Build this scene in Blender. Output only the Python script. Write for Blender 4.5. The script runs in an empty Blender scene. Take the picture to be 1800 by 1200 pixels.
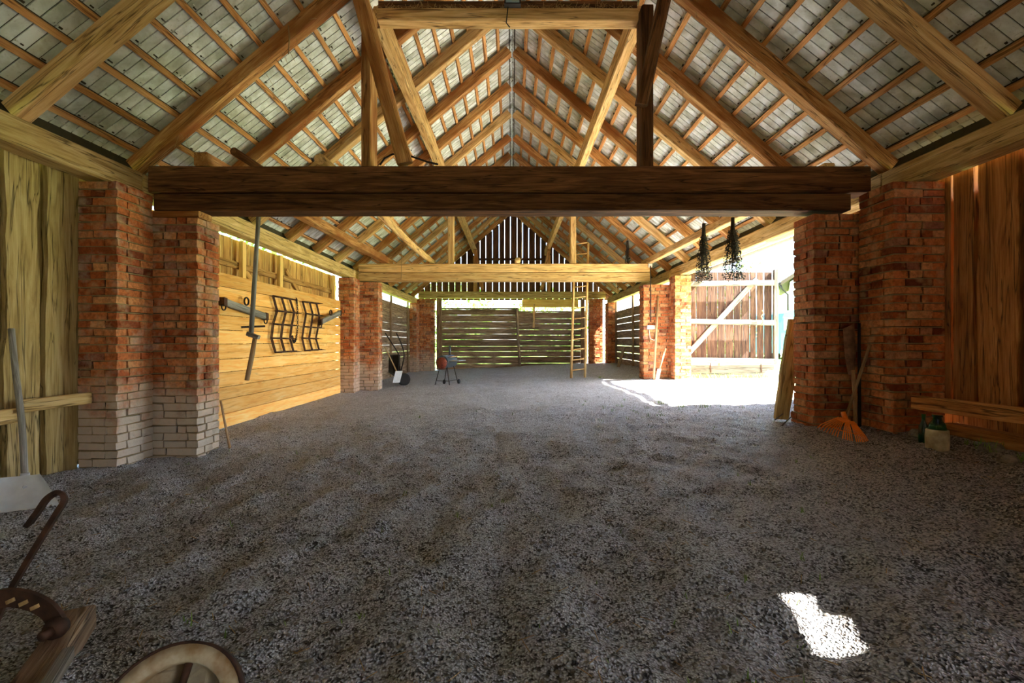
import bpy, math, random
from mathutils import Vector, Matrix, noise as mn
random.seed(7)
R = random.uniform
scene = bpy.context.scene
COL = scene.collection
CZ = 1.2                                   # camera height above the floor datum
def P(px, py, d):                          # a point of the photograph at depth d
    return Vector(((px - 900) * d / 800.0, d, CZ + (600 - py) * d / 800.0))
def G(x, y):                               # mean floor height (it rises towards the gate side)
    return 0.165 + 0.047 * max(-4.2, min(4.4, x))
def hsh(*a):
    return mn.noise(Vector((a[0] * 1.7 + 3.1, (a[1] if len(a) > 1 else 0) * 1.3 + 7.7, (a[2] if len(a) > 2 else 0) * 2.1)))

# ------------------------------------------------------------------ materials
def mat_new(name):
    m = bpy.data.materials.new(name); m.use_nodes = True
    nt = m.node_tree; nt.nodes.clear()
    out = nt.nodes.new('ShaderNodeOutputMaterial'); b = nt.nodes.new('ShaderNodeBsdfPrincipled')
    nt.links.new(b.outputs[0], out.inputs[0])
    return m, nt, b
def nd(nt, t, **kw):
    n = nt.nodes.new('ShaderNode' + t)
    for k, v in kw.items():
        if k in n.inputs.keys(): n.inputs[k].default_value = v
        else: setattr(n, k, v)
    return n
def L(nt, a, b): nt.links.new(a, b)
def lin(c):
    return tuple(((v / 255) / 12.92 if v / 255 <= .04045 else ((v / 255 + .055) / 1.055) ** 2.4) for v in c) + (1,)
def ramp(nt, fac, stops):
    r = nd(nt, 'ValToRGB'); e = r.color_ramp.elements
    while len(e) < len(stops): e.new(.5)
    for i, (p, c) in enumerate(stops): e[i].position = p; e[i].color = c
    L(nt, fac, r.inputs[0]); return r.outputs[0]
def mixc(nt, fac, a, b, mode='MIX'):
    m = nd(nt, 'Mix', data_type='RGBA', blend_type=mode)
    for sock, v in ((m.inputs[0], fac), (m.inputs[6], a), (m.inputs[7], b)):
        if isinstance(v, (int, float, tuple)): sock.default_value = v
        else: L(nt, v, sock)
    return m.outputs[2]
def mth(nt, op, a, b=0.0, clamp=False):
    m = nd(nt, 'Math', operation=op, use_clamp=clamp)
    for i, v in enumerate((a, b)):
        if isinstance(v, (int, float)): m.inputs[i].default_value = v
        else: L(nt, v, m.inputs[i])
    return m.outputs[0]
def attr(nt, name):
    return nd(nt, 'Attribute', attribute_name=name)
def mapped(nt, vec, sc):
    m = nd(nt, 'Mapping'); m.inputs['Scale'].default_value = sc; L(nt, vec, m.inputs[0]); return m.outputs[0]
def noi(nt, vec, scale, detail=4, rough=.55, dist=0.0):
    n = nd(nt, 'TexNoise'); n.inputs['Scale'].default_value = scale; n.inputs['Detail'].default_value = detail
    n.inputs['Roughness'].default_value = rough; n.inputs['Distortion'].default_value = dist
    L(nt, vec, n.inputs['Vector']); return n.outputs['Fac']
def bump(nt, b, h, strength, dist=.01):
    n = nd(nt, 'Bump'); n.inputs['Strength'].default_value = strength; n.inputs['Distance'].default_value = dist
    L(nt, h, n.inputs['Height']); L(nt, n.outputs[0], b.inputs['Normal'])

def wood(name, dark, mid, light, crack=.8, var=.35, rough=.82, knots=0.0, bumpk=.5, stain=None):
    m, nt, b = mat_new(name)
    g = attr(nt, 'gr').outputs['Vector']; tone = attr(nt, 'tone').outputs['Fac']
    n1 = noi(nt, mapped(nt, g, (.9, 9, 9)), 1.6, 6, .6, 1.2)
    n2 = noi(nt, mapped(nt, g, (2.2, 70, 70)), 1.5, 4, .6, .4)
    f = mth(nt, 'ADD', mth(nt, 'MULTIPLY', n1, .75), mth(nt, 'MULTIPLY', n2, .35))
    c = ramp(nt, f, [(.34, lin(dark)), (.53, lin(mid)), (.72, lin(light))])
    cr = noi(nt, mapped(nt, g, (.45, 10, 10)), 1.4, 3, .5, .6)
    line = mth(nt, 'SUBTRACT', 1.0, mth(nt, 'MULTIPLY', mth(nt, 'ABSOLUTE', mth(nt, 'SUBTRACT', cr, .5)), 55.0), clamp=True)
    line = mth(nt, 'MAXIMUM', line, 0.0)
    c = mixc(nt, mth(nt, 'MULTIPLY', line, crack), c, tuple(v * .25 for v in lin(dark)[:3]) + (1,))
    if stain:
        s = noi(nt, mapped(nt, g, (1.1, 2.5, 2.5)), 1.0, 3, .5)
        c = mixc(nt, ramp(nt, s, [(.48, (0, 0, 0, 1)), (.66, (1, 1, 1, 1))]), c, lin(stain))
    if knots:
        v = nd(nt, 'TexVoronoi'); v.inputs['Scale'].default_value = 1.0; L(nt, mapped(nt, g, (2.0, 6, 6)), v.inputs['Vector'])
        k = ramp(nt, v.outputs['Distance'], [(.05, (1, 1, 1, 1)), (.16, (0, 0, 0, 1))])
        c = mixc(nt, mth(nt, 'MULTIPLY', k, knots), c, lin(dark))
    h = nd(nt, 'HueSaturation'); L(nt, c, h.inputs['Color'])
    L(nt, mth(nt, 'ADD', mth(nt, 'MULTIPLY', tone, var), 1 - var / 2), h.inputs['Value'])
    L(nt, h.outputs[0], b.inputs['Base Color']); b.inputs['Roughness'].default_value = rough
    b.inputs['Specular IOR Level'].default_value = .25
    hh = mth(nt, 'SUBTRACT', f, mth(nt, 'MULTIPLY', line, .6))
    bump(nt, b, hh, bumpk, .02)
    return m

def plain(name, c, rough=.6, metal=0.0, var=.25, scale=14, spec=.4, bumpk=.15, c2=None):
    m, nt, b = mat_new(name)
    g = attr(nt, 'gr').outputs['Vector']
    n = noi(nt, g, scale, 5, .6)
    a = lin(c); d = lin(c2) if c2 else tuple(v * (1 - var) for v in a[:3]) + (1,)
    L(nt, ramp(nt, n, [(.35, d), (.65, a)]), b.inputs['Base Color'])
    b.inputs['Roughness'].default_value = rough; b.inputs['Metallic'].default_value = metal
    b.inputs['Specular IOR Level'].default_value = spec
    if bumpk: bump(nt, b, n, bumpk, .01)
    return m

def brick(name, lime):
    m, nt, b = mat_new(name)
    g = attr(nt, 'gr').outputs['Vector']; tone = attr(nt, 'tone').outputs['Fac']
    c = ramp(nt, tone, [(0, lin((126, 62, 40))), (.3, lin((182, 98, 56))), (.6, lin((208, 124, 74))), (.85, lin((224, 160, 108))), (1, lin((160, 104, 84)))])
    n = noi(nt, g, 26, 6, .65)
    c = mixc(nt, ramp(nt, n, [(.35, (.55, .55, .55, 1)), (.6, (0, 0, 0, 1))]), c, lin((70, 36, 24)))
    n3 = noi(nt, g, 7, 4, .6)
    c = mixc(nt, ramp(nt, n3, [(.5, (0, 0, 0, 1)), (.72, (.6, .6, .6, 1))]), c, lin((206, 172, 128)))
    if lime:                                               # lime bloom that has crept up the foot of the pier
        z = nd(nt, 'SeparateXYZ'); L(nt, g, z.inputs[0])
        k = mth(nt, 'SUBTRACT', 1.0, mth(nt, 'DIVIDE', z.outputs[2], .95), clamp=True)
        k = mth(nt, 'MULTIPLY', mth(nt, 'ADD', k, mth(nt, 'MULTIPLY', mth(nt, 'SUBTRACT', noi(nt, g, 5, 4, .6), .5), 1.7)), 1.7, clamp=True)
        c = mixc(nt, mth(nt, 'MULTIPLY', k, lime), c, lin((204, 196, 180)))
    L(nt, c, b.inputs['Base Color']); b.inputs['Roughness'].default_value = .9
    b.inputs['Specular IOR Level'].default_value = .2
    bump(nt, b, n, .6, .012)
    return m

def tilemat():
    m, nt, b = mat_new('cement_tile')
    g = attr(nt, 'gr').outputs['Vector']; tone = attr(nt, 'tone').outputs['Fac']
    n = noi(nt, g, 4.5, 5, .55, .3)
    c = ramp(nt, n, [(.30, lin((168, 172, 158))), (.5, lin((212, 218, 212))), (.62, lin((236, 242, 242)))])
    n2 = noi(nt, g, 40, 4, .6)
    c = mixc(nt, ramp(nt, n2, [(.28, (.4, .4, .4, 1)), (.40, (0, 0, 0, 1))]), c, lin((130, 124, 104)))
    h = nd(nt, 'HueSaturation'); L(nt, c, h.inputs['Color']); L(nt, mth(nt, 'ADD', mth(nt, 'MULTIPLY', tone, .25), .85), h.inputs['Value'])
    L(nt, h.outputs[0], b.inputs['Base Color']); b.inputs['Roughness'].default_value = .9
    bump(nt, b, n2, .25, .01)
    return m

def groundmat(name, stops, peb=120, big=None, spec=.35, rough=.75, bumpk=.9, earth_shade=False):
    m, nt, b = mat_new(name)
    g = attr(nt, 'gr').outputs['Vector']
    w = nd(nt, 'TexNoise'); w.inputs['Scale'].default_value = 30; L(nt, g, w.inputs['Vector'])
    gg = nd(nt, 'Mix', data_type='VECTOR'); gg.inputs[0].default_value = .02; L(nt, g, gg.inputs[4]); L(nt, w.outputs['Color'], gg.inputs[5])
    v = nd(nt, 'TexVoronoi'); v.inputs['Scale'].default_value = peb; L(nt, gg.outputs[1], v.inputs['Vector'])
    s = nd(nt, 'SeparateColor'); L(nt, v.outputs['Color'], s.inputs[0])
    n1 = noi(nt, g, 2.2, 6, .65); n2 = noi(nt, g, 18, 5, .65)
    f = mth(nt, 'ADD', mth(nt, 'MULTIPLY', s.outputs[0], .72), mth(nt, 'ADD', mth(nt, 'MULTIPLY', n1, .35), mth(nt, 'MULTIPLY', n2, .60)))
    f = mth(nt, 'SUBTRACT', f, .34)
    c = ramp(nt, f, stops)
    dk = ramp(nt, v.outputs['Distance'], [(.35, (0, 0, 0, 1)), (.75, (1, 1, 1, 1))])
    c = mixc(nt, mth(nt, 'MULTIPLY', dk, .6), c, tuple(x * .35 for x in stops[0][1][:3]) + (1,))
    if big:
        c = mixc(nt, ramp(nt, noi(nt, g, .9, 4, .6), [(.45, (0, 0, 0, 1)), (.62, (1, 1, 1, 1))]), c, lin(big))
    if earth_shade:                                              # brown mulch, plus shade painted into the colour, along the near gate side
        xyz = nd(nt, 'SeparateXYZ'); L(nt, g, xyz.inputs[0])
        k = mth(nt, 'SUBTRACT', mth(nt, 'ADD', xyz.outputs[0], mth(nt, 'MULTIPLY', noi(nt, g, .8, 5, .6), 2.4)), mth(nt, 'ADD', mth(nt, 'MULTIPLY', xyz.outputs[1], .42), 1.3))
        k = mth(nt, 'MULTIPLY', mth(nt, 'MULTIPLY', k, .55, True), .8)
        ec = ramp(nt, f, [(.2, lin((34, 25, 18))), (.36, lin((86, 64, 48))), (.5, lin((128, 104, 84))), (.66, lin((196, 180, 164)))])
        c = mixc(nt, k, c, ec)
    L(nt, c, b.inputs['Base Color']); b.inputs['Roughness'].default_value = rough
    b.inputs['Specular IOR Level'].default_value = spec
    h = mth(nt, 'SUBTRACT', mth(nt, 'MULTIPLY', n2, 1.3), mth(nt, 'MULTIPLY', v.outputs['Distance'], .9))
    bump(nt, b, h, bumpk, .03)
    return m

def glassmat(name, c, rough=.05, alpha=None):
    m, nt, b = mat_new(name)
    b.inputs['Base Color'].default_value = lin(c); b.inputs['Roughness'].default_value = rough
    b.inputs['Transmission Weight'].default_value = .85; b.inputs['IOR'].default_value = 1.45
    return m

M = {}
M['hewn'] = wood('hewn_timber', (110, 66, 32), (186, 132, 76), (226, 184, 124), stain=(150, 92, 44))
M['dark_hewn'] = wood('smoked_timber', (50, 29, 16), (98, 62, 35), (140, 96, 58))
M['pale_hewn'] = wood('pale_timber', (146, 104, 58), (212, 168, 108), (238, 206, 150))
M['plate'] = wood('plate_timber', (134, 104, 58), (196, 164, 104), (226, 200, 148))
M['batten'] = wood('batten_wood', (140, 88, 44), (204, 146, 88), (228, 180, 122))
M['plank_old'] = wood('old_plank', (112, 76, 38), (186, 140, 78), (214, 176, 112), knots=.7)
M['plank_left'] = wood('old_plank_light', (104, 84, 46), (176, 152, 98), (204, 184, 134), knots=.7)
M['plank_right'] = wood('old_plank_brown', (98, 56, 26), (176, 116, 62), (208, 152, 92), knots=.6)
M['grey_plank'] = wood('grey_plank', (88, 70, 54), (142, 116, 92), (186, 164, 138))
M['gable'] = wood('gable_plank', (62, 40, 30), (104, 68, 48), (138, 96, 70))
M['pine'] = wood('new_pine', (226, 152, 66), (246, 188, 102), (252, 212, 140), crack=.25, var=.42, knots=.75, bumpk=.15)
M['pinestud'] = wood('new_pine_stud', (222, 170, 92), (240, 200, 120), (250, 220, 150), crack=.1, var=.1, bumpk=.1)
M['silver'] = wood('weathered_wood', (74, 68, 60), (108, 102, 92), (138, 132, 122))
M['gateboard'] = wood('gate_board', (34, 20, 12), (62, 39, 26), (88, 65, 47), var=.5)
M['kick'] = wood('kick_wood', (66, 60, 54), (92, 86, 78), (112, 106, 98))
M['stilew'] = wood('stile_wood', (52, 44, 36), (86, 76, 64), (116, 106, 92))
M['handle'] = wood('handle_wood', (120, 90, 60), (176, 142, 104), (206, 178, 140), crack=.2)
M['greywood'] = wood('grey_handle', (84, 82, 78), (138, 136, 130), (176, 174, 168), crack=.3)
M['brick_lime'] = brick('old_brick_limed', .8)
M['brick'] = brick('old_brick', 0)
M['brick_far'] = brick('old_brick_soft', .6)
M['mortar'] = plain('mortar', (158, 136, 98), .95, var=.35)
M['joint'] = plain('joint_dark', (46, 34, 26), .95)
M['tile'] = tilemat(); M['tile_joint'] = plain('tile_joint', (70, 64, 48), .95)
M['floor'] = groundmat('earth_floor', [(.17, lin((38, 30, 26))), (.28, lin((126, 122, 123))), (.41, lin((208, 211, 218))), (.56, lin((242, 246, 253)))], spec=.5, rough=.6, earth_shade=True)
M['yard'] = groundmat('yard_gravel', [(.2, lin((124, 112, 94))), (.45, lin((180, 170, 152))), (.7, lin((220, 213, 200)))], peb=40, big=(150, 170, 96), bumpk=.5)
M['lawn'] = groundmat('lawn', [(.2, lin((70, 104, 36))), (.5, lin((122, 162, 62))), (.8, lin((176, 204, 110)))], peb=30, bumpk=.6)
M['grassb'] = plain('grass_blade', (140, 176, 74), .6, c2=(92, 130, 44), bumpk=0)
M['straw'] = plain('straw', (206, 176, 120), .8, c2=(140, 104, 60), bumpk=0)
M['leaf'] = plain('leaf', (130, 176, 64), .6, c2=(70, 116, 36), bumpk=0)
M['iron'] = plain('rusty_iron', (96, 66, 50), .7, .5, c2=(52, 38, 32))
M['rust_pale'] = plain('rusty_blade', (150, 112, 84), .75, .2, c2=(98, 70, 54))
M['darkiron'] = plain('dark_iron', (58, 50, 46), .55, .6)
M['steel'] = plain('galvanised', (178, 184, 186), .45, .6, var=.2)
M['alu'] = plain('aluminium', (222, 228, 234), .45, .15, var=.12, bumpk=.05)
M['orange'] = plain('orange_plastic', (255, 140, 40), .45, var=.1, bumpk=.03)
M['cream'] = plain('cream_plastic', (206, 194, 158), .6, c2=(150, 132, 96), scale=9)
M['green_glass'] = glassmat('green_glass', (30, 120, 60))
M['herb'] = plain('dried_herb', (60, 52, 44), .9, c2=(34, 30, 30), bumpk=0)
M['twine'] = plain('twine', (170, 140, 96), .9)
M['white'] = plain('white_plastic', (226, 224, 214), .5, var=.06, bumpk=0)
M['cable'] = plain('black_cable', (44, 36, 30), .6)
M['grill_black'] = plain('grill_enamel', (74, 84, 92), .35, .2, var=.2)
M['grill_rust'] = plain('grill_rust', (146, 74, 54), .6, .1, c2=(96, 44, 34))
M['rubber'] = plain('rubber', (38, 38, 38), .8)
M['house_wall'] = plain('house_plaster', (232, 234, 236), .8, var=.05)
M['house_roof'] = plain('house_roof', (96, 74, 64), .8)
M['teal'] = plain('teal_paint', (60, 128, 150), .35, var=.1, bumpk=0)
M['teal_green'] = plain('teal_green_paint', (90, 160, 140), .35, var=.1, bumpk=0)
M['glass_dark'] = plain('van_window', (150, 206, 186), .15, var=.1, bumpk=0)
M['bark'] = wood('bark', (86, 70, 54), (128, 108, 84), (160, 140, 112))
M['stone'] = plain('field_stone', (150, 142, 130), .9, c2=(96, 88, 78), scale=20, bumpk=.5)
M['cream_paint'] = plain('worn_cream_paint', (214, 204, 172), .7, c2=(150, 118, 74), scale=8)
M['lamp_glass'] = plain('lamp_glass', (150, 176, 180), .2, var=.1, bumpk=0)

# ------------------------------------------------------------------ mesh builder
class MB:
    def __init__(s): s.v, s.f, s.g, s.t, s.mi, s.sm = [], [], [], [], [], []
    def add(s, vs, fs, gr=None, tone=None, mi=0, smooth=False):
        b = len(s.v); s.v += [Vector(v) for v in vs]
        s.g += [Vector(q) for q in (gr if gr is not None else vs)]
        s.t += [R(0, 1) if tone is None else tone] * len(vs) if not isinstance(tone, list) else tone
        s.f += [tuple(b + i for i in f) for f in fs]; s.mi += [mi] * len(fs); s.sm += [smooth] * len(fs)
    def box(s, lo, hi, jit=0, axis=None, tone=None, mi=0):
        if tone is None: tone = R(0, 1)
        x0, y0, z0 = lo; x1, y1, z1 = hi
        vs = [Vector((x, y, z)) for z in (z0, z1) for y in (y0, y1) for x in (x0, x1)]
        if jit: vs = [v + Vector((R(-jit, jit), R(-jit, jit), R(-jit, jit))) for v in vs]
        fs = [(0, 2, 3, 1), (4, 5, 7, 6), (0, 1, 5, 4), (2, 6, 7, 3), (0, 4, 6, 2), (1, 3, 7, 5)]
        if axis is None: gr = vs
        else:
            o = Vector((R(0, 50), R(0, 50), R(0, 50))); k = 'xyz'.index(axis)
            gr = [Vector((v[k], v[(k + 1) % 3], v[(k + 2) % 3])) + o for v in vs]
        s.add(vs, fs, gr, tone, mi)
    def obox(s, c, u, v, w, tone=None, mi=0):            # oriented box, half vectors u v w (grain along u)
        c, u, v, w = map(Vector, (c, u, v, w))
        sg = [(a, b, d) for d in (-1, 1) for b in (-1, 1) for a in (-1, 1)]
        vs = [c + u * a + v * b + w * d for a, b, d in sg]
        o = Vector((R(0, 50), R(0, 50), R(0, 50)))
        gr = [o + Vector((a * u.length, b * v.length, d * w.length)) for a, b, d in sg]
        s.add(vs, [(0, 2, 3, 1), (4, 5, 7, 6), (0, 1, 5, 4), (2, 6, 7, 3), (0, 4, 6, 2), (1, 3, 7, 5)], gr, R(0, 1) if tone is None else tone, mi)
    def timber(s, p0, p1, w, h, up=(0, 0, 1), wob=.06, cham=.14, seg=.22, tone=None, mi=0, flat_top=False, taper=1.0):
        """hewn bar: w across, h along up; never exceeds w x h"""
        p0, p1 = Vector(p0), Vector(p1); x = (p1 - p0); Ln = x.length; x.normalize()
        up = Vector(up); sd = x.cross(up).normalized(); up = sd.cross(x).normalized()
        n = max(1, int(Ln / seg)); sd0 = R(0, 99); off = Vector((R(0, 60), R(0, 60), R(0, 60)))
        if tone is None: tone = R(0, 1)
        vs, gr, fs = [], [], []
        for i in range(n + 1):
            t = i / n; c = p0 + x * (Ln * t); k = 1 + (taper - 1) * t
            W, H = w * .5 * k, h * .5 * k
            a = [1 - wob * (.5 + .9 * mn.noise(Vector((sd0 + j * 9.3, t * Ln * 1.3, 1.7)))) for j in range(4)]
            a = [min(1, q) for q in a]
            cw, ch = cham * W * 1.2, cham * H * 1.2
            r, l_, tp, bt = W * a[0], W * a[1], (H if flat_top else H * a[2]), H * a[3]
            ring = [(r, -bt + ch), (r, tp - ch), (r - cw, tp), (-l_ + cw, tp), (-l_, tp - ch), (-l_, -bt + ch), (-l_ + cw, -bt), (r - cw, -bt)]
            for (q, z) in ring:
                vs.append(c + sd * q + up * z); gr.append(off + Vector((t * Ln, q, z)))
        for i in range(n):
            for j in range(8):
                k = (j + 1) % 8
                fs.append((i * 8 + j, (i + 1) * 8 + j, (i + 1) * 8 + k, i * 8 + k))
        fs.append(tuple(range(8))); fs.append(tuple(n * 8 + j for j in reversed(range(8))))
        s.add(vs, fs, gr, tone, mi)
    def tube(s, pts, rad, n=8, mi=0, tone=None, wob=0.0, caps=True, smooth=True):
        pts = [Vector(p) for p in pts]; m = len(pts)
        if not isinstance(rad, (list, tuple)): rad = [rad] * m
        off = Vector((R(0, 60), R(0, 60), R(0, 60))); vs, gr, fs = [], [], []
        d = (pts[1] - pts[0]).normalized(); ref = Vector((0, 0, 1)) if abs(d.z) < .9 else Vector((1, 0, 0))
        u = d.cross(ref).normalized(); ln = 0
        for i, p in enumerate(pts):
            d = (pts[min(i + 1, m - 1)] - pts[max(i - 1, 0)]).normalized()
            u = (u - d * u.dot(d)).normalized(); v = d.cross(u)
            if i: ln += (p - pts[i - 1]).length
            for j in range(n):
                a = 2 * math.pi * j / n; r = rad[i] * (1 + wob * mn.noise(Vector((i * .7 + off.x, j * 1.1, off.y))))
                q = u * math.cos(a) * r + v * math.sin(a) * r
                vs.append(p + q); gr.append(off + Vector((ln, math.cos(a) * r, math.sin(a) * r)))
        for i in range(m - 1):
            for j in range(n):
                k = (j + 1) % n; fs.append((i * n + j, i * n + k, (i + 1) * n + k, (i + 1) * n + j))
        s.add(vs, fs, gr, R(0, 1) if tone is None else tone, mi, smooth)
        if caps:
            b = len(s.v) - m * n
            s.f += [tuple(b + j for j in reversed(range(n))), tuple(b + (m - 1) * n + j for j in range(n))]
            s.mi += [mi, mi]; s.sm += [False, False]
    def lathe(s, prof, c, axis=(0, 0, 1), n=20, mi=0, smooth=True):
        c = Vector(c); ax = Vector(axis).normalized(); ref = Vector((0, 0, 1)) if abs(ax.z) < .9 else Vector((1, 0, 0))
        u = ax.cross(ref).normalized(); v = ax.cross(u); vs, fs = [], []
        for (r, z) in prof:
            for j in range(n):
                a = 2 * math.pi * j / n; vs.append(c + ax * z + u * math.cos(a) * r + v * math.sin(a) * r)
        for i in range(len(prof) - 1):
            for j in range(n):
                k = (j + 1) % n; fs.append((i * n + j, i * n + k, (i + 1) * n + k, (i + 1) * n + j))
        fs.append(tuple(reversed(range(n)))); fs.append(tuple((len(prof) - 1) * n + j for j in range(n)))
        s.add(vs, fs, [q - c for q in vs], R(0, 1), mi, smooth)
    def slab(s, p0, p1, wd, wl, wr, td, t, seg=.12, wave=.0, tone=None, mi=0, cut=None):
        """board from p0 to p1; wl / wr half widths to either side (numbers), wavy by wave; td thickness direction"""
        p0, p1, wd, td = Vector(p0), Vector(p1), Vector(wd), Vector(td)
        Ln = (p1 - p0).length; x = (p1 - p0) / Ln; n = max(1, int(Ln / seg)); sd = R(0, 99); off = Vector((R(0, 60), R(0, 60), R(0, 60)))
        vs, gr, fs = [], [], []
        for i in range(n + 1):
            q = Ln * i / n; c = p0 + x * q
            a = wl - wave * (.5 + .5 * mn.noise(Vector((sd, q * 1.6, 0)))) * 1.3 + wave * .3 * mn.noise(Vector((sd, q * 5, 3)))
            b = wr - wave * (.5 + .5 * mn.noise(Vector((sd + 40, q * 1.6, 0)))) * 1.3 + wave * .3 * mn.noise(Vector((sd + 40, q * 5, 3)))
            a, b = min(a, wl), min(b, wr)
            for (w, h) in ((-a, 0), (b, 0), (b, t), (-a, t)):
                vs.append(c + wd * w + td * h); gr.append(off + Vector((q, w, h)))
        for i in range(n):
            for j in range(4):
                k = (j + 1) % 4; fs.append((i * 4 + j, i * 4 + k, (i + 1) * 4 + k, (i + 1) * 4 + j))
        fs.append((0, 1, 2, 3)); fs.append((n * 4 + 3, n * 4 + 2, n * 4 + 1, n * 4))
        s.add(vs, fs, gr, R(0, 1) if tone is None else tone, mi)
    def build(s, name, mats, parent=None, org=None, label=None, cat=None, group=None, kind=None):
        if org is None:
            lo = Vector((min(v.x for v in s.v), min(v.y for v in s.v), min(v.z for v in s.v)))
            hi = Vector((max(v.x for v in s.v), max(v.y for v in s.v), max(v.z for v in s.v)))
            org = Vector(((lo.x + hi.x) / 2, (lo.y + hi.y) / 2, lo.z))
        org = Vector(org)
        me = bpy.data.meshes.new(name); me.from_pydata([v - org for v in s.v], [], s.f); me.update()
        if not isinstance(mats, (list, tuple)): mats = [mats]
        for m in mats: me.materials.append(m)
        me.polygons.foreach_set('material_index', s.mi); me.polygons.foreach_set('use_smooth', s.sm)
        a = me.attributes.new('gr', 'FLOAT_VECTOR', 'POINT'); a.data.foreach_set('vector', [c for g in s.g for c in g])
        a = me.attributes.new('tone', 'FLOAT', 'POINT'); a.data.foreach_set('value', s.t)
        import bmesh
        bm = bmesh.new(); bm.from_mesh(me); bmesh.ops.recalc_face_normals(bm, faces=bm.faces); bm.to_mesh(me); bm.free()
        o = bpy.data.objects.new(name, me); COL.objects.link(o)
        if parent is not None:
            o.parent = parent; o.location = org - WORLD[parent.name]
        else: o.location = org
        WORLD[o.name] = org
        tag(o, label, cat, group, kind); return o
WORLD = {}
def tag(o, label=None, cat=None, group=None, kind=None):
    for k, v in (('label', label), ('category', cat), ('group', group), ('kind', kind)):
        if v: o[k] = v
def T(name, loc, label=None, cat=None, group=None, kind=None):
    o = bpy.data.objects.new(name, None); o.empty_display_size = .1; COL.objects.link(o); o.location = loc
    WORLD[o.name] = Vector(loc); tag(o, label, cat, group, kind); return o
ORD = ['first', 'second', 'third', 'fourth', 'fifth', 'sixth', 'seventh', 'eighth', 'ninth', 'tenth', 'eleventh', 'twelfth', 'thirteenth', 'fourteenth', 'fifteenth', 'sixteenth', 'seventeenth', 'eighteenth', 'nineteenth', 'twentieth']
SIDE = {-1: 'pine-panel side', 1: 'gate side'}

# ------------------------------------------------------------------ floor and ground outside
def floor_z(x, y):
    z = G(x, y)
    near = max(0.0, min(1.0, (9 - y) / 6))
    v = Vector((x, y, 0))
    z += .035 * mn.noise(v * 1.1) + .030 * mn.noise(v * 3.1) * (.4 + .6 * near)
    z += .028 * mn.noise(v * 8.0) * (.3 + .7 * near) + .013 * mn.noise(v * 19) * near
    # raked / trodden furrows running back from the lens
    u = x * 5.0 - y * .55 + 1.8 * mn.noise(v * .7) + .9 * mn.noise(v * 2.2)
    z += .020 * math.sin(u * 2.2) * max(0.0, min(1, (6 - y) / 3)) * (.5 + .5 * mn.noise(v * .9 + Vector((5, 2, 0))))
    for s_ in (-1, 1):                                   # loose earth banked at the wall foot
        z += .03 * max(0, 1 - abs(x * s_ - 4.0) / .5)
    return z
def grid(mb, xs, ys, fz):
    vs = [Vector((x, y, fz(x, y))) for y in ys for x in xs]; n = len(xs)
    fs = [(j * n + i, j * n + i + 1, (j + 1) * n + i + 1, (j + 1) * n + i) for j in range(len(ys) - 1) for i in range(n - 1)]
    mb.add(vs, fs, None, .5, 0, True)
def frange(a, b, st):
    n = int(round((b - a) / st)); return [a + (b - a) * i / n for i in range(n + 1)]
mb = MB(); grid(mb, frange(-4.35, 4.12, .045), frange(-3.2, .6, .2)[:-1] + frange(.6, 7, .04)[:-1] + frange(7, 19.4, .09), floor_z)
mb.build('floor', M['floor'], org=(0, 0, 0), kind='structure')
mb = MB(); grid(mb, [4.12, 4.6, 5.2, 6, 7, 8], frange(-6, 22, .5), lambda x, y: .34 + .02 * hsh(x, y))
mb.build('ground_yard', M['yard'], org=(0, 0, 0), kind='structure')
mb = MB(); grid(mb, [8, 12, 20, 40, 90], frange(-40, 22, 6.2), lambda x, y: .34); grid(mb, [4.12, 8, 20, 40, 90], [22, 35, 60, 120], lambda x, y: .34)
grid(mb, [-60, -20, -8, -4.35], [-40, -10, 10, 19.4, 40, 120], lambda x, y: -.06)
grid(mb, [-4.35, 0, 4.12], [19.4, 25, 40, 120], lambda x, y: .05); grid(mb, [-4.35, 0, 4.12], [-40, -15, -3.2], lambda x, y: .05)
mb.build('ground_lawn', M['lawn'], org=(0, 0, 0), kind='structure')

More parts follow.
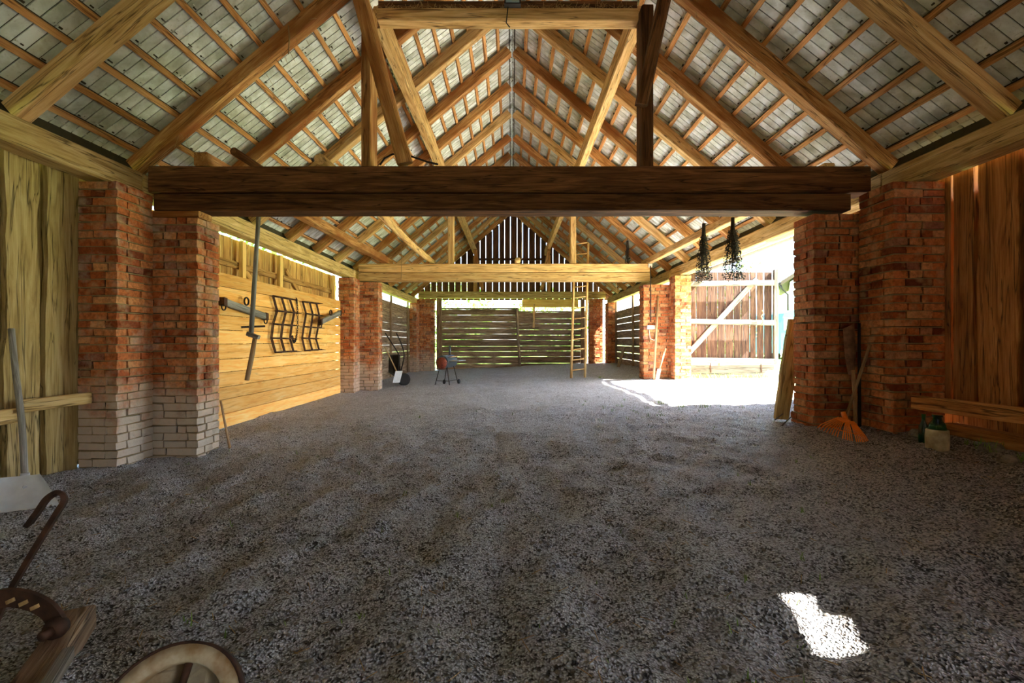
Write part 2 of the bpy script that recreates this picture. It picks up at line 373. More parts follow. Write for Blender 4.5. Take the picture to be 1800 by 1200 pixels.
# ------------------------------------------------------------------ brick piers
def pier(x0, x1, y0, y1, z0, z1, mat, label, flare=0):
    mb = MB(); ch = .0763; n = int(round((z1 - z0) / ch)); ch = (z1 - z0) / n
    mb.box((x0 + .018, y0 + .018, z0), (x1 - .018, y1 - .018, z1 - .005), mi=1, tone=.3)
    def run(a, b, ph):
        cuts = [a]; p = a + (.145 if ph else .27) * R(.92, 1.05)
        while p < b - .09:
            cuts.append(p); p += random.choice((.27, .27, .14)) * R(.94, 1.06)
        return cuts + [b]
    for k in range(n):
        za, zb = z0 + k * ch, z0 + (k + 1) * ch - .009
        e = flare if k < 3 and flare else 0
        X0, X1, Y0, Y1 = x0 - e, x1 + e, y0 - e, y1 + e
        odd = k % 2; D = .115; j = .0045
        rough_k = 1.0
        def br(lo, hi):
            o = R(-.005, .004)
            lo = [lo[0], lo[1], lo[2] + R(0, .004)]; hi = [hi[0], hi[1], hi[2] - R(0, .004)]
            mb.box(lo, hi, jit=j, tone=min(1, max(0, random.gauss(.5, .26))))
        g = .008
        for (ya, yb, f) in ((Y0, Y0 + D, 1), (Y1 - D, Y1, 0)):
            c = run(X0 if odd else X0 + D, X1 if odd else X1 - D, odd ^ (k % 4 > 1))
            for a, b in zip(c, c[1:]):
                if b - a > .03: br((a + g, ya + (R(0, .006) if f else 0), za), (b - g, yb, zb))
        for (xa, xb) in ((X0, X0 + D), (X1 - D, X1)):
            c = run(Y0 + D if odd else Y0, Y1 - D if odd else Y1, (1 - odd) ^ (k % 4 > 1))
            for a, b in zip(c, c[1:]):
                if b - a > .03: br((xa, a + g, za), (xb, b - g, zb))
        if k < n - 1:
            q = R(.003, .012)
            mb.box((X0 + q, Y0 + q, zb - .0005), (X1 - q, Y1 - q, zb + .0095), jit=.0015, mi=2, tone=R(0, 1))
    return mb.build('brick_pillar', [mat, M['joint'], M['mortar']], label=label, cat='brick pillar', group='brick pillars of the barn', kind='thing')
PZ = CZ
pier(-4.06, -3.69, 4.25, 4.685, -.05, PZ + 1.505, M['brick_lime'], 'brick pier limed white at its foot, beside old wall planks behind the aluminium shovel')
pier(-3.86, -3.25, 4.70, 5.06, -.05, PZ + 1.29, M['brick_lime'], 'white-footed brick buttress carrying the dark tie beam next to the hanging flail', .0)
pier(3.565, 4.05, 4.25, 4.685, .2, PZ + 1.505, M['brick'], 'red brick pier behind the rake handle, beside the brown vertical planks')
pier(3.125, 3.75, 4.71, 5.06, .2, PZ + 1.33, M['brick'], 'red brick buttress behind the orange rake, under end of the dark tie beam', .02)
pier(-4.06, -3.69, 10.62, 11.04, -.05, PZ + 1.505, M['brick_far'], 'brick pier at the far end of the pine panel')
pier(-3.86, -3.25, 11.06, 11.42, -.05, PZ + 1.45, M['brick_far'], 'brick buttress in front of the upright wheelbarrow')
pier(3.69, 4.06, 10.3, 10.70, .2, PZ + 1.505, M['brick'], 'sunlit brick pier that the open gate hangs beside')
pier(3.10, 3.80, 10.73, 11.10, .2, PZ + 1.35, M['brick'], 'orange brick buttress carrying the white junction box and cable')
pier(-3.99, -3.72, 17.7, 18.3, -.05, PZ + 1.505, M['brick_far'], 'brick pier in the back corner beside the grey board wall')
pier(-3.85, -3.15, 18.32, 18.7, -.05, PZ + 1.72, M['brick_far'], 'brick buttress in the back corner beyond the barrel grill')
pier(3.70, 3.99, 17.5, 18.1, .2, PZ + 1.505, M['brick'], 'brick pier in the back corner on the gate side')
pier(3.12, 3.66, 18.3, 18.7, .2, PZ + 1.72, M['brick'], 'brick buttress in the back corner beyond the ladder')

# ------------------------------------------------------------------ big timbers
def beam(name, p0, p1, w, h, mat, label, cat='beam', up=(0, 0, 1), group=None, wob=.05, **k):
    mb = MB(); mb.timber(p0, p1, w, h, up, wob, **k)
    return mb.build(name, mat, label=label, cat=cat, group=group, kind='thing')
Z = lambda r: CZ + r
def tie(y0, dp, z0, z1, x0, x1, mat, name, label):
    return beam(name, (x0, y0 + dp / 2, Z((z0 + z1) / 2)), (x1, y0 + dp / 2, Z((z0 + z1) / 2)), dp, z1 - z0, mat, label, group='tie beams of the trusses', cham=.08)
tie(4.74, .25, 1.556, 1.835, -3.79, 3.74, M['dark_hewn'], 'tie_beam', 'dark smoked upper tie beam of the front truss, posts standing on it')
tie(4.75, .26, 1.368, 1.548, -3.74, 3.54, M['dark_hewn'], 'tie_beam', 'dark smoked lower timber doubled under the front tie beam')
tie(11.10, .25, 1.69, 1.90, -3.74, 3.38, M['pale_hewn'], 'tie_beam', 'pale upper tie beam of the middle truss, ladder leaning behind it')
tie(11.10, .25, 1.47, 1.685, -3.74, 3.38, M['pale_hewn'], 'tie_beam', 'pale lower timber doubled under the middle tie beam')
tie(18.45, .24, 1.76, 2.03, -3.80, 3.80, M['plate'], 'tie_beam', 'greenish tie beam over the horizontal boards of the back wall')
# bearing block on the white-footed buttress
beam('bearing_block', (-3.80, 4.84, Z(1.327)), (-3.26, 4.84, Z(1.327)), .22, .07, M['hewn'], 'short wooden bearing block between white-footed buttress and dark tie beam', 'block')
# wall plates, one per bay and side
for s in (-1, 1):
    for (y0, y1, w) in ((-2.8, 4.70, 'over the vertical planks beside the front pillars'), (4.72, 10.98, 'over the bay between front and middle trusses'), (11.0, 18.3, 'over the back bay')):
        if s == 1 and y0 == 11.0: y0 = 11.05
        beam('wall_plate', (s * 3.93, y0, Z(1.63)), (s * 3.93, y1, Z(1.63)), .22, .23, M['plate'], 'heavy wall plate on the %s, %s' % (SIDE[s], w), 'beam', group='wall plates', cham=.1)
# foot timbers carrying rafters, resting on the ties
beam('foot_timber', (3.52, 5.05, Z(1.912)), (3.36, 11.6, Z(1.982)), .13, .14, M['pale_hewn'], 'pale foot timber on the gate side lying on the front and middle ties', 'beam')
beam('foot_timber', (-3.28, 4.8, Z(1.925)), (-3.08, 11.5, Z(1.98)), .16, .15, M['hewn'], 'squared timber lying on the front and middle ties on the pine-panel side', 'beam')
mb = MB(); mb.tube([(-2.02 + .03 * math.sin(i), 4.78 + i * .95, Z(1.915 + .012 * i)) for i in range(8)], [.06, .068, .07, .07, .07, .07, .068, .065], 12, wob=.12)
mb.build('log', M['pale_hewn'], label='round log lying across the front tie beam, its cut end showing', cat='log')
mb = MB(); mb.tube([(-2.75, 4.5, Z(1.88)), (-2.72, 5.6, Z(1.88))], .04, 10); mb.build('log', M['dark_hewn'], label='thin dark log end on the front tie beam nearest the white-footed buttress', cat='log')
mb = MB(); mb.lathe([(.001, 0), (.068, 0), (.072, .01), (.070, .3), (.001, .3)], (.14, 11.05, Z(1.975)), (0, 1, 0), 18); mb.build('log', M['pale_hewn'], label='round cut log end sitting on the middle tie beam below the gable slits', cat='log')

# queen posts, braces, collar, purlins of the front truss
beam('queen_post', (-1.545, 4.935, Z(1.84)), (-1.545, 4.935, Z(3.555)), .11, .26, M['hewn'], 'queen post standing on the front tie beam behind the slanting brace', 'post', up=(0, 1, 0))
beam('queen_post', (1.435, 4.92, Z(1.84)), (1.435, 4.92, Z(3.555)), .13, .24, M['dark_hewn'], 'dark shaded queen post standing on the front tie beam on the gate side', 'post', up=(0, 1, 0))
beam('brace', P(712, 288, 4.79), P(618, -60, 4.42), .155, .17, M['hewn'], 'thick slanting brace in front of the queen post on the pine-panel side', 'brace', up=(0, 1, 0), wob=.14, cham=.3)
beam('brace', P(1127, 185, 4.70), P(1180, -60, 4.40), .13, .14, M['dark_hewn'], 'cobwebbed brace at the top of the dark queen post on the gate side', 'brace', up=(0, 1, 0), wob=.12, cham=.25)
beam('collar_beam', (-1.42, 4.86, Z(3.445)), (1.33, 4.86, Z(3.445)), .16, .132, M['pale_hewn'], 'pale collar beam between the two queen posts of the front truss', 'beam')
beam('collar_beam', (-1.42, 4.90, Z(3.57)), (1.33, 4.90, Z(3.57)), .14, .105, M['dark_hewn'], 'dark timber on top of the pale collar beam', 'beam')
for s in (-1, 1):
    x = -1.49 if s < 0 else 1.40
    beam('purlin', (x, 5.10, Z(3.632)), (x, 18.6, Z(3.632)), .14, .255, M['pale_hewn'], 'long pale purlin under the rafters running to the gable on the %s' % SIDE[s], 'beam', group='purlins')
    beam('queen_post', (s * 1.5, 11.23, Z(1.905)), (s * 1.5, 11.23, Z(3.498)), .15, .2, M['pale_hewn'], 'pale queen post standing on the middle tie beam on the %s' % SIDE[s], 'post', up=(0, 1, 0))
    beam('queen_post', (s * 1.5, 18.57, Z(2.035)), (s * 1.5, 18.57, Z(3.498)), .16, .18, M['hewn'], 'queen post against the slatted gable on the %s' % SIDE[s], 'post', up=(0, 1, 0))
    beam('brace', (s * 1.38, 17.0, Z(3.42)), (s * 1.2, 18.36, Z(2.10)), .13, .13, M['hewn'], 'curved brace dropping from the purlin to the back tie on the %s' % SIDE[s], 'brace', up=(1, 0, 0))

# ------------------------------------------------------------------ roof: rafters, battens, tiles
TAN = .85; TH = math.atan(TAN); ct, st = math.cos(TH), math.sin(TH)
EX, EZ = 3.65, Z(2.0); RH = .16
def RP(s, y, t, a): return Vector((s * (EX - t * ct + a * st), y, EZ + t * st + a * ct))
RY = [3.65, 4.80, 5.9, 7.0, 8.1, 9.2, 10.3, 11.5, 12.6, 13.7, 14.8, 15.9, 17.0, 18.1]
for s in (-1, 1):
    for i, y in enumerate(RY):
        w = R(.125, .15); a0 = RH / 2; tmax = EX / ct - .012
        k = i - 1
        where = 'just in front of the front truss' if k < 0 else 'in line with the front tie beam' if k == 0 else '%s beyond the front tie beam' % ORD[k - 1]
        beam('rafter', RP(s, y, -.36, a0), RP(s, y, tmax, a0), w, RH - .004, M['hewn'] if i % 3 else M['pale_hewn'],
             'hewn rafter of the %s slope, %s' % (SIDE[s], where), 'rafter', up=RP(s, y, 0, 1) - RP(s, y, 0, 0), group='rafters', wob=.07, flat_top=True, cham=.1)
    # the doubled rafter that makes a pair with the truss rafter
PITCH = .285; rows = int((EX / ct + .3) / PITCH)
BT0 = -.22
for s in (-1, 1):
    for k in range(rows + 1):
        t = BT0 + k * PITCH
        if t > EX / ct + .08: break
        mb = MB(); u = RP(s, 0, 1, 0) - RP(s, 0, 0, 0); n_ = RP(s, 0, 0, 1) - RP(s, 0, 0, 0)
        ya, yb = 2.3, 18.93
        mb.timber(RP(s, ya, t, RH + .018), RP(s, yb, t + R(-.01, .01), RH + .018), .052, .034, n_, .03, .05, 2.0)
        mb.build('batten', M['batten'], label='thin tile batten of the slope on the %s, %s row up from the eave' % (SIDE[s], ORD[k]), cat='batten', group='tile battens', kind='thing')
# a hole of one missing tile lets the sun spot on to the floor
SUN = Vector((-1, .15, -1.06)).normalized()
spot = Vector((1.13, 1.62, .24)); HOLE = None
for q in range(3000):
    p = spot - SUN * (q * .002)
    a = (p.x - EX) * st + (p.z - EZ) * ct
    if a > RH + .05: HOLE = (p.y, (EX - p.x) * ct + (p.z - EZ) * st); break
mb = MB()
TW = .205
for s in (-1, 1):
    for k in range(-1, rows + 2):
        t0 = BT0 + k * PITCH - .02
        a = RH + .037
        tm = (EX + a * st) / ct + .0
        t1 = min(t0 + PITCH + .05, tm - .004)
        if t1 - t0 < .05: continue
        u = (RP(s, 0, 1, 0) - RP(s, 0, 0, 0)); n_ = RP(s, 0, 0, 1) - RP(s, 0, 0, 0); yv = Vector((0, 1, 0))
        # whole-course slabs (light tight), cut where the tile is missing
        def strip(ya, yb):
            c = (RP(s, 0, (t0 + t1) / 2, a + .022)); mb.obox(Vector((c.x, (ya + yb) / 2, c.z)), yv * ((yb - ya) / 2), u * ((t1 - t0) / 2) - n_ * .008, n_ * .005, tone=.5, mi=1)
        hole = s == 1 and HOLE and t0 - .03 < HOLE[1] < t1 + .03
        if hole:
            strip(-3.2, HOLE[0] - .14); strip(HOLE[0] + .14, 19.15)
            full = (t0, t1)
            for ta, tb in ((t0, HOLE[1] - .035), (HOLE[1] + .035, t1)):
                if tb - ta > .005: t0, t1 = ta, tb; strip(HOLE[0] - .14, HOLE[0] + .14)
            t0, t1 = full
        else: strip(-3.2, 19.15)
        y = 2.35 + (.1 if k % 2 else 0)
        while y < 18.95:
            tone = R(0, 1)
            for (oa, ob, th) in ((.006, .097, R(.006, .010)), (.108, .200, R(.006, .010))):
                c = RP(s, 0, (t0 + .004 + min(t1, t0 + PITCH + .0)) / 2, a + .013 + .0)
                mb.obox(Vector((c.x, y + (oa + ob) / 2, c.z)), u * ((min(t1, t0 + PITCH) - t0 - .01) / 2) - n_ * .006, yv * ((ob - oa) / 2), n_ * th / 2, tone=min(1, max(0, tone + R(-.15, .15))))
            if y < 9.5:
                for q in range(2):
                    c = RP(s, 0, t0 + R(.062, .085), a + .001); wy = R(.006, .022)
                    mb.obox(Vector((c.x, y + R(.02, .18), c.z)), u * R(.004, .009), yv * wy, n_ * .004, mi=1 if q else 0)
            y += TW
    # flared eave course reaching out over the wall plate
    for (xa, za, xb, zb) in ((4.02, Z(1.95), 4.64, Z(1.77)),):
        mb.add([(s * xa, -3.2, za), (s * xb, -3.2, zb), (s * xb, 19.15, zb), (s * xa, 19.15, za), (s * xa, -3.2, za + .03), (s * xb, -3.2, zb + .03), (s * xb, 19.15, zb + .03), (s * xa, 19.15, za + .03)],
               [(0, 1, 2, 3), (7, 6, 5, 4), (0, 4, 5, 1), (1, 5, 6, 2), (2, 6, 7, 3), (3, 7, 4, 0)], None, .5)
    mb.box((4.06 if s > 0 else -4.09, -3.2, Z(1.75)), (4.09 if s > 0 else -4.06, 19.1, Z(1.96)), mi=1)
zr = EZ + EX * TAN + (RH + .037) / ct
for s in (-1, 1):
    mb.obox((s * .09, 8, zr + .0), (0, 11.15, 0), (s * .14 * ct, 0, -.14 * st), (s * st * .008, 0, ct * .008), tone=.5)
mb.build('ceiling', [M['tile'], M['tile_joint']], org=(0, 0, 0), kind='structure')
# eaves gutter on the gate side
mb = MB()
prof = [(math.cos(a) * .07, -math.sin(a) * .07) for a in [math.pi * i / 8 for i in range(9)]]
vs, fs = [], []
for y in (5.2, 11.6):
    for (q, z) in prof: vs.append((4.72 + q, y, Z(1.745) + z))
for (q, z) in prof: pass
for i in range(8): fs.append((i, i + 1, 9 + i + 1, 9 + i))
mb.add(vs, fs, None, .5, 0, True)
mb.build('gutter', M['steel'], label='grey half-round eaves gutter above the open gate', cat='gutter', kind='thing')

# ------------------------------------------------------------------ walls
# near bays: live-edge vertical planks
def near_wall(s, name, cuts, mat, zb):
    wl = T(name, (s * 4.08, 1, G(s * 4, 3)), kind='structure')
    for (ya, yb, wv) in cuts:
        mb = MB(); mb.slab((s * 4.075, (ya + yb) / 2, zb + R(-.02, .02)), (s * 4.075, (ya + yb) / 2, Z(1.58)), (0, 1, 0), (yb - ya) / 2, (yb - ya) / 2, (s, 0, 0), .045, .09, wv, tone=R(.2, .8))
        mb.build('plank', mat, wl)
    mb = MB(); y = -2.9 if s < 0 else -1.72; ye = 4.95 if s < 0 else 4.27
    while y < ye - .02:
        y2 = min(y + .298, ye); b = zb + .05 if s < 0 else (.28 if y < 4.1 else .44)
        mb.slab((s * 4.17, (y + y2) / 2, b), (s * 4.17, (y + y2) / 2, Z(1.60 if not (s > 0 and 3.9 < y < 4.1) else 1.36)), (0, 1, 0), (y2 - y) / 2, (y2 - y) / 2, (s, 0, 0), .03, .4); y = y2
    if s > 0: mb.slab((4.17, 4.46, .28), (4.17, 4.46, .66), (0, 1, 0), .19, .19, (1, 0, 0), .03, .4)
    mb.build('backing_boards', mat, wl)
    return wl
X0 = 4.06
lw = near_wall(-1, 'wall_left', [(-2.8, -1.92, .03), (-1.9, -1.0, .03), (-.98, -.2, .03), (-.18, .6, .03), (.62, 1.4, .03), (1.42, 2.2, .03), (2.22, 2.95, .03), (2.97, 3.605, .02), (3.63, 3.955, .05), (3.965, 4.30, .035)], M['plank_left'], -.03)
rw = near_wall(1, 'wall_right', [(-1.7, -.95, .03), (-.93, -.2, .03), (-.18, .6, .03), (.62, 1.4, .03), (1.42, 2.2, .03), (2.22, 2.95, .03), (2.97, 3.63, .02), (3.645, 4.0, .035), (4.005, 4.215, .02), (4.22, 4.40, .01)], M['plank_right'], Z(-.58))  # stops short of the front wall, leaving an added unseen opening for daylight
mb = MB(); mb.slab((4.21, 5.46, .25), (4.21, 5.46, Z(1.7)), (0, 1, 0), .80, .80, (1, 0, 0), .03, .4); mb.slab((4.16, 4.8, .3), (4.16, 4.8, Z(1.5)), (0, 1, 0), .42, .42, (1, 0, 0), .04, .1, .02); mb.slab((4.16, 5.75, .3), (4.16, 5.75, Z(1.5)), (0, 1, 0), .5, .5, (1, 0, 0), .04, .1, .02)
mb.build('plank', M['plank_right'], rw, label='outer planks between the front pillars and the gateway')
# left middle bay: old outer planks, then the new pine panel in front
mb = MB(); y = 5.1
while y < 10.6:
    w = R(.16, .26); mb.slab((-4.16, y + w / 2, 0), (-4.16, y + w / 2, Z(1.528) + R(-.006, .006)), (0, 1, 0), w / 2 - .004, w / 2 - .004, (-1, 0, 0), .03, .15, .01); y += w
for (z) in (1.14,): mb.timber((-4.125, 5.2, Z(z)), (-4.125, 10.5, Z(z)), .05, .1)
mb.timber((-4.125, 7.0, Z(1.1)), (-4.125, 7.9, Z(.5)), .04, .09); mb.timber((-4.125, 8.3, Z(1.3)), (-4.125, 9.3, Z(.6)), .04, .09)
mb.build('outer_planks', M['plank_old'], lw, label='weathered outer planks and rails behind the pine panel')
for s, nm in ((-1, lw), (1, rw)):                       # back bay: grey horizontal boards with light slots
    mb = MB(); z = G(s * 4, 14) - .05
    while z < Z(1.1 if s < 0 else 1.02):
        h = R(.2, .3)
        mb.slab((s * 4.0, 11.1, z + h / 2), (s * 4.0, 18.2, z + h / 2), (0, 0, 1), h / 2, h / 2, (s, 0, 0), .03, .3, .004 if s < 0 else .008); z += h + (0 if s < 0 else R(0, .006))
    for y in (12.2, 14.9, 17.3): mb.timber((s * 3.96, y, .05 if s < 0 else .3), (s * 3.96, y, Z(1.5)), .06, .12, (0, 1, 0))
    mb.build('back_bay_boards', M['grey_plank'], nm, label='grey horizontal boards of the back bay')
# back wall: boards with glowing slots, opening under the tie
wb = T('wall_back', (0, 18.9, .1), kind='structure')
mb = MB()
def bboards(x0, x1, ztop, seed):
    z = .02
    while z < ztop - .05:
        h = min(R(.21, .30), ztop - z)
        mb.slab((x0, 18.85, z + h / 2), (x1, 18.85, z + h / 2), (0, 0, 1), h / 2, h / 2, (0, 1, 0), .04, .25, .008); z += h - .006
bboards(-3.1, .28, Z(1.40), 1); bboards(.28, 3.12, Z(1.27), 2)
mb.build('boards', M['grey_plank'], wb)
mb = MB()
x = -3.9
while x < 3.9:
    w = R(.20, .27); zt = EZ + (EX - abs(x + w / 2)) * TAN + .30
    if zt > Z(2.0): mb.slab((x + w / 2, 18.95, Z(1.72)), (x + w / 2, 18.95, zt), (1, 0, 0), w / 2, w / 2, (0, 1, 0), .03, .3, .004)
    x += w + R(.008, .016)
mb.build('gable_planks', M['gable'], wb, label='dark vertical gable planks with slits of light')
for (z, h) in ((4.03 - .02, .1), (3.70, .12)):
    mb = MB(); mb.timber((-1.6, 18.9, z + .6), (1.6, 18.9, z + .6), .08, h) ; mb.build('gable_rail', M['gable'], wb)
mb = MB(); mb.timber((.42, 18.9, Z(1.58)), (2.75, 18.9, Z(1.58)), .06, .34, cham=.03); mb.build('header_board', M['pinestud'], wb, label='pale yellow header board')
for (px, w) in ((772, .22), (1024, .16)):
    mb = MB(); q = P(px, 600, 18.78); mb.timber((q.x, 18.78, .05), (q.x, 18.78, Z(1.74)), w, .1, (0, 1, 0)); mb.build('jamb_post', M['grey_plank'], wb)

wf = MB(); x = -4.1
while x < 4.1:
    wf.slab((x + .13, -3.1, 0), (x + .13, -3.1, min(5.9, EZ + (EX - abs(x + .13)) * TAN + .25)), (1, 0, 0), .128, .128, (0, -1, 0), .03, .5); x += .258
wf.build('wall_front', M['plank_old'], kind='structure')
# pine panel
PX = -3.99
pp = T('pine_panel', (PX, 7.8, .02), 'new pale pine board panel on the wall, harrows and hitch bars hung on it', 'wall panel', kind='thing')
hs = [.19, .2, .17, .2, .18, .21, .19, .2, .19, .2, .19]; z = 0.0; tgt = Z(.95) - z; sc_ = tgt / sum(hs)
for i, h in enumerate(hs):
    h *= sc_; mb = MB(); mb.slab((PX, 5.12, z + h / 2), (PX, 10.58, z + h / 2), (0, 0, 1), h / 2 - .0045, h / 2 - .0045, (-1, 0, 0), .028, .5, .0); mb.build('board', M['pine'], pp); z += h
for y in (6.85, 7.95, 10.35):
    mb = MB(); mb.timber((PX - .065, y, 0), (PX - .065, y, Z(1.50)), .06, .09, (0, 1, 0), .01, .04); mb.build('stud', M['pinestud'], pp, label='pale upright stud')

# rails on the near planks
beam('rail', P(36, 714, 3.62), P(157, 699, 4.20), .05, .105, M['plate'], 'grey wooden rail across the old planks beside the white-footed pier', 'rail')
beam('rail', (-3.97, 3.0, Z(-.59)), (-3.97, 3.63, Z(-.59)), .06, .12, M['plate'], 'short grey rail end behind the aluminium shovel handle', 'rail')
beam('plank_bench', P(1606, 706, 4.10), P(1850, 737, 3.22), .06, .125, M['plank_right'], 'long brown plank set low along the vertical planks above the green demijohn', 'plank', cham=.05)
beam('sill_beam', (3.95, 2.6, .37), (3.95, 4.1, .37), .18, .2, M['plank_right'], 'rough sill log on the ground under the low brown plank', 'beam', cham=.25)

# ------------------------------------------------------------------ the open gate
GY = 10.86
g = T('barn_gate', (4.1, GY, .34), 'weathered board gate with diagonal brace standing open outside the barn', 'gate')
def gp(px, py, dy=0): q = P(px, py, GY + dy); return Vector((q.x, GY + dy, q.z))
xs = [1206, 1224, 1243, 1262, 1275, 1290, 1303, 1318, 1330, 1343, 1358]
for a, b in zip(xs, xs[1:]):
    p0, p1 = gp((a + b) / 2, 636, .05), gp((a + b) / 2, 478, .05); hw = (b - a) * GY / 1600
    mb = MB(); mb.slab(p0, p1, (1, 0, 0), hw - .004, hw - .004, (0, 1, 0), .03, .15, .02 if b > 1318 else .006); mb.build('board', M['gateboard'], g)
for (px) in (1202, 1363):
    mb = MB(); mb.timber(gp(px, 655 if px < 1300 else 640), gp(px, 474), .10, .08, (0, 1, 0), .04); mb.build('stile', M['stilew'], g)
for (y0, y1) in ((499, 497), (565, 567), (633, 635)):
    mb = MB(); mb.timber(gp(1207, y0, -.05), gp(1360, y1, -.05), .07, .13, (0, 0, 1), .1, .25); mb.build('rail', M['silver'], g)
mb = MB(); mb.timber(gp(1209, 622, -.0), gp(1330, 490, -.0), .05, .12, (0, 0, 1), .05); mb.build('brace', M['silver'], g)
mb = MB(); a, b = gp(1211, 652.5, -.02), gp(1361, 652.5, -.02); mb.slab(a, b, (0, 0, 1), .155, .155, (0, 1, 0), .03, .2, .01); kb = mb.build('kick_board', M['kick'], g, label='pale board hung along the gate foot')
for px in (1249, 1338):
    mb = MB(); mb.obox(gp(px, 645, -.035), Vector((.01, 0, -.13)), (.012, 0, 0), (0, .005, 0)); mb.build('strap_hinge', M['iron'], kb)
mb = MB(); mb.tube([gp(1340, 545, -.11) + Vector((.03 * math.sin(i * 2.1), .0, -.07 * i)) for i in range(6)], .012, 6); mb.build('rope_tie', M['twine'], g)

# ------------------------------------------------------------------ things hung on the pine panel (X = PX plane)
def wp(px, py, off=.03):                    # a photo point on the panel plane
    X = PX + off; d = X * 800 / (px - 900); q = P(px, py, d); return Vector((X, d, q.z))
def hook_ring(mb, c, r, th, n=14, a0=0, a1=360):
    mb.tube([Vector((c.x, c.y + r * math.cos(math.radians(a)), c.z + r * math.sin(math.radians(a)))) for a in [a0 + (a1 - a0) * i / n for i in range(n + 1)]], th, 6)
def singletree(p0, p1, mid, label):
    root = T('hitch_bar', (PX + .04, (p0.y + p1.y) / 2, min(p0.z, p1.z)), label, 'hitch bar', group='wooden hitch bars on the pine panel')
    mb = MB(); mb.timber(p0, p1, .07, .10, (0, 0, 1), .05, .25); mb.build('bar', M['greywood'], root)
    for p in (p0, p1):
        mb = MB(); hook_ring(mb, Vector((p.x + .01, p.y, p.z - .07)), .045, .010, 10, 90, 380); mb.build('hook', M['darkiron'], root)
        mb = MB(); mb.obox(p, (p1 - p0).normalized() * .035, Vector((.04, 0, 0)), Vector((0, 0, .055))); mb.build('ferrule', M['iron'], root)
    mb = MB(); hook_ring(mb, Vector((mid.x + .02, mid.y, mid.z + .03)), .055, .013); mb.build('ring', M['darkiron'], root)
singletree(wp(392, 530, .06), wp(466, 556, .06), wp(431, 533, .06), 'long wooden hitch bar with hooks on the pine panel behind the flail')
singletree(wp(563, 566, .16), wp(597, 550, .16), wp(580, 552, .16), 'short wooden hitch bar beyond the second harrow on the pine panel')
def harrow(rowsP, label):
    """rowsP: list of (x_left, y_left, x_right, y_right) photo points of the horizontal tine bars, top to bottom"""
    c = wp(rowsP[-1][0], rowsP[-1][1]); root = T('zigzag_harrow', (PX + .05, c.y, c.z), label, 'harrow', group='iron harrows on the pine panel')
    rows_ = [(wp(a, b, .05), wp(c_, d_, .05)) for a, b, c_, d_ in rowsP]
    for (p, q) in rows_:
        mb = MB(); mb.timber(p, q, .024, .028, (0, 0, 1), 0, .1); mb.build('tine_bar', M['iron'], root)
        for t in (.02, .5, .98):
            mb = MB(); c0 = p.lerp(q, t); mb.tube([c0, c0 + Vector((.10, 0, -.01))], [.013, .004], 6); mb.build('tine', M['iron'], root)
    for j in range(3):
        for dy in (-.022, .022):
            mb = MB(); pts = [p.lerp(q, (0, .42, .85)[j]) + Vector((0, dy, 0)) for (p, q) in rows_]
            mb.tube(pts, .011, 6, smooth=False); mb.build('zigzag_bar', M['iron'], root)
    return root
harrow([(480, 520, 514, 526), (487, 546, 522, 550), (480, 569, 518, 572), (477, 594, 515, 595), (484, 619, 521, 617)], 'rusty zigzag harrow on the pine panel, closer to the hanging flail')
harrow([(532, 530, 560, 533), (538, 551, 565, 555), (534, 574, 563, 576), (531, 594, 559, 595), (536, 616, 565, 614)], 'rusty zigzag harrow on the pine panel, beside the short hitch bar')
mb = MB()
cp = [wp(521, 526), wp(523, 545), wp(523, 575), wp(520, 596), wp(516, 600), wp(514, 592)]
def catm(pts, n):
    out = []
    for i in range(len(pts) - 1):
        p0, p1, p2, p3 = pts[max(i - 1, 0)], pts[i], pts[i + 1], pts[min(i + 2, len(pts) - 1)]
        for k in range(n):
            t = k / n; out.append(.5 * ((2 * p1) + (p2 - p0) * t + (2 * p0 - 5 * p1 + 4 * p2 - p3) * t * t + (3 * p1 - p0 - 3 * p2 + p3) * t ** 3))
    return out + [pts[-1]]
cc = catm(cp, 7)
for i, p in enumerate(cc):
    r = .018; ax = Vector((1, 0, 0)) if i % 2 else Vector((0, 1, 0)); 
    mb.tube([p + Vector((0, 0, 1)) * (r * 1.5 * math.cos(a)) + ax * (r * .8 * math.sin(a)) for a in [2 * math.pi * k / 8 for k in range(9)]], .005, 5)
mb.build('chain', M['darkiron'], label='rusty chain hanging between the two zigzag harrows', cat='chain')
# flail hanging from the front tie beam
fl = T('threshing_flail', P(442, 592, 5.05), 'wooden threshing flail hanging from the dark tie beam before the pine panel', 'flail')
mb = MB(); mb.tube([P(455, 372, 5.06), P(449, 470, 5.06), P(441, 592, 5.06)], [.022, .024, .026], 10); mb.build('staff', M['greywood'], fl)
mb = MB(); mb.tube([P(449, 588, 5.03), P(444, 620, 5.03), P(434, 668, 5.03)], [.021, .026, .024], 10); mb.build('beater', M['handle'], fl)
mb = MB(); mb.timber(P(435, 586, 5.03), P(455, 593, 5.03), .05, .045, (0, 0, 1), .05); mb.build('joint_cap', M['greywood'], fl)
mb = MB(); q = P(455, 371, 5.06); mb.tube([q + Vector((0, -.03, -.03)), q + Vector((0, -.03, .02)), q + Vector((0, 0, .03)), q + Vector((0, .03, .02)), q + Vector((0, .03, -.03))], .006, 6); mb.build('hanging_loop', M['twine'], fl)
mb = MB(); mb.timber(wp(424, 575, .0), wp(437, 573, .0) + Vector((.25, 0, 0)), .03, .03); mb.build('wall_peg', M['darkiron'], label='dark peg sticking out of the pine panel behind the flail', cat='peg')

# ------------------------------------------------------------------ tools and small things
def gz(x, y): return floor_z(x, y)
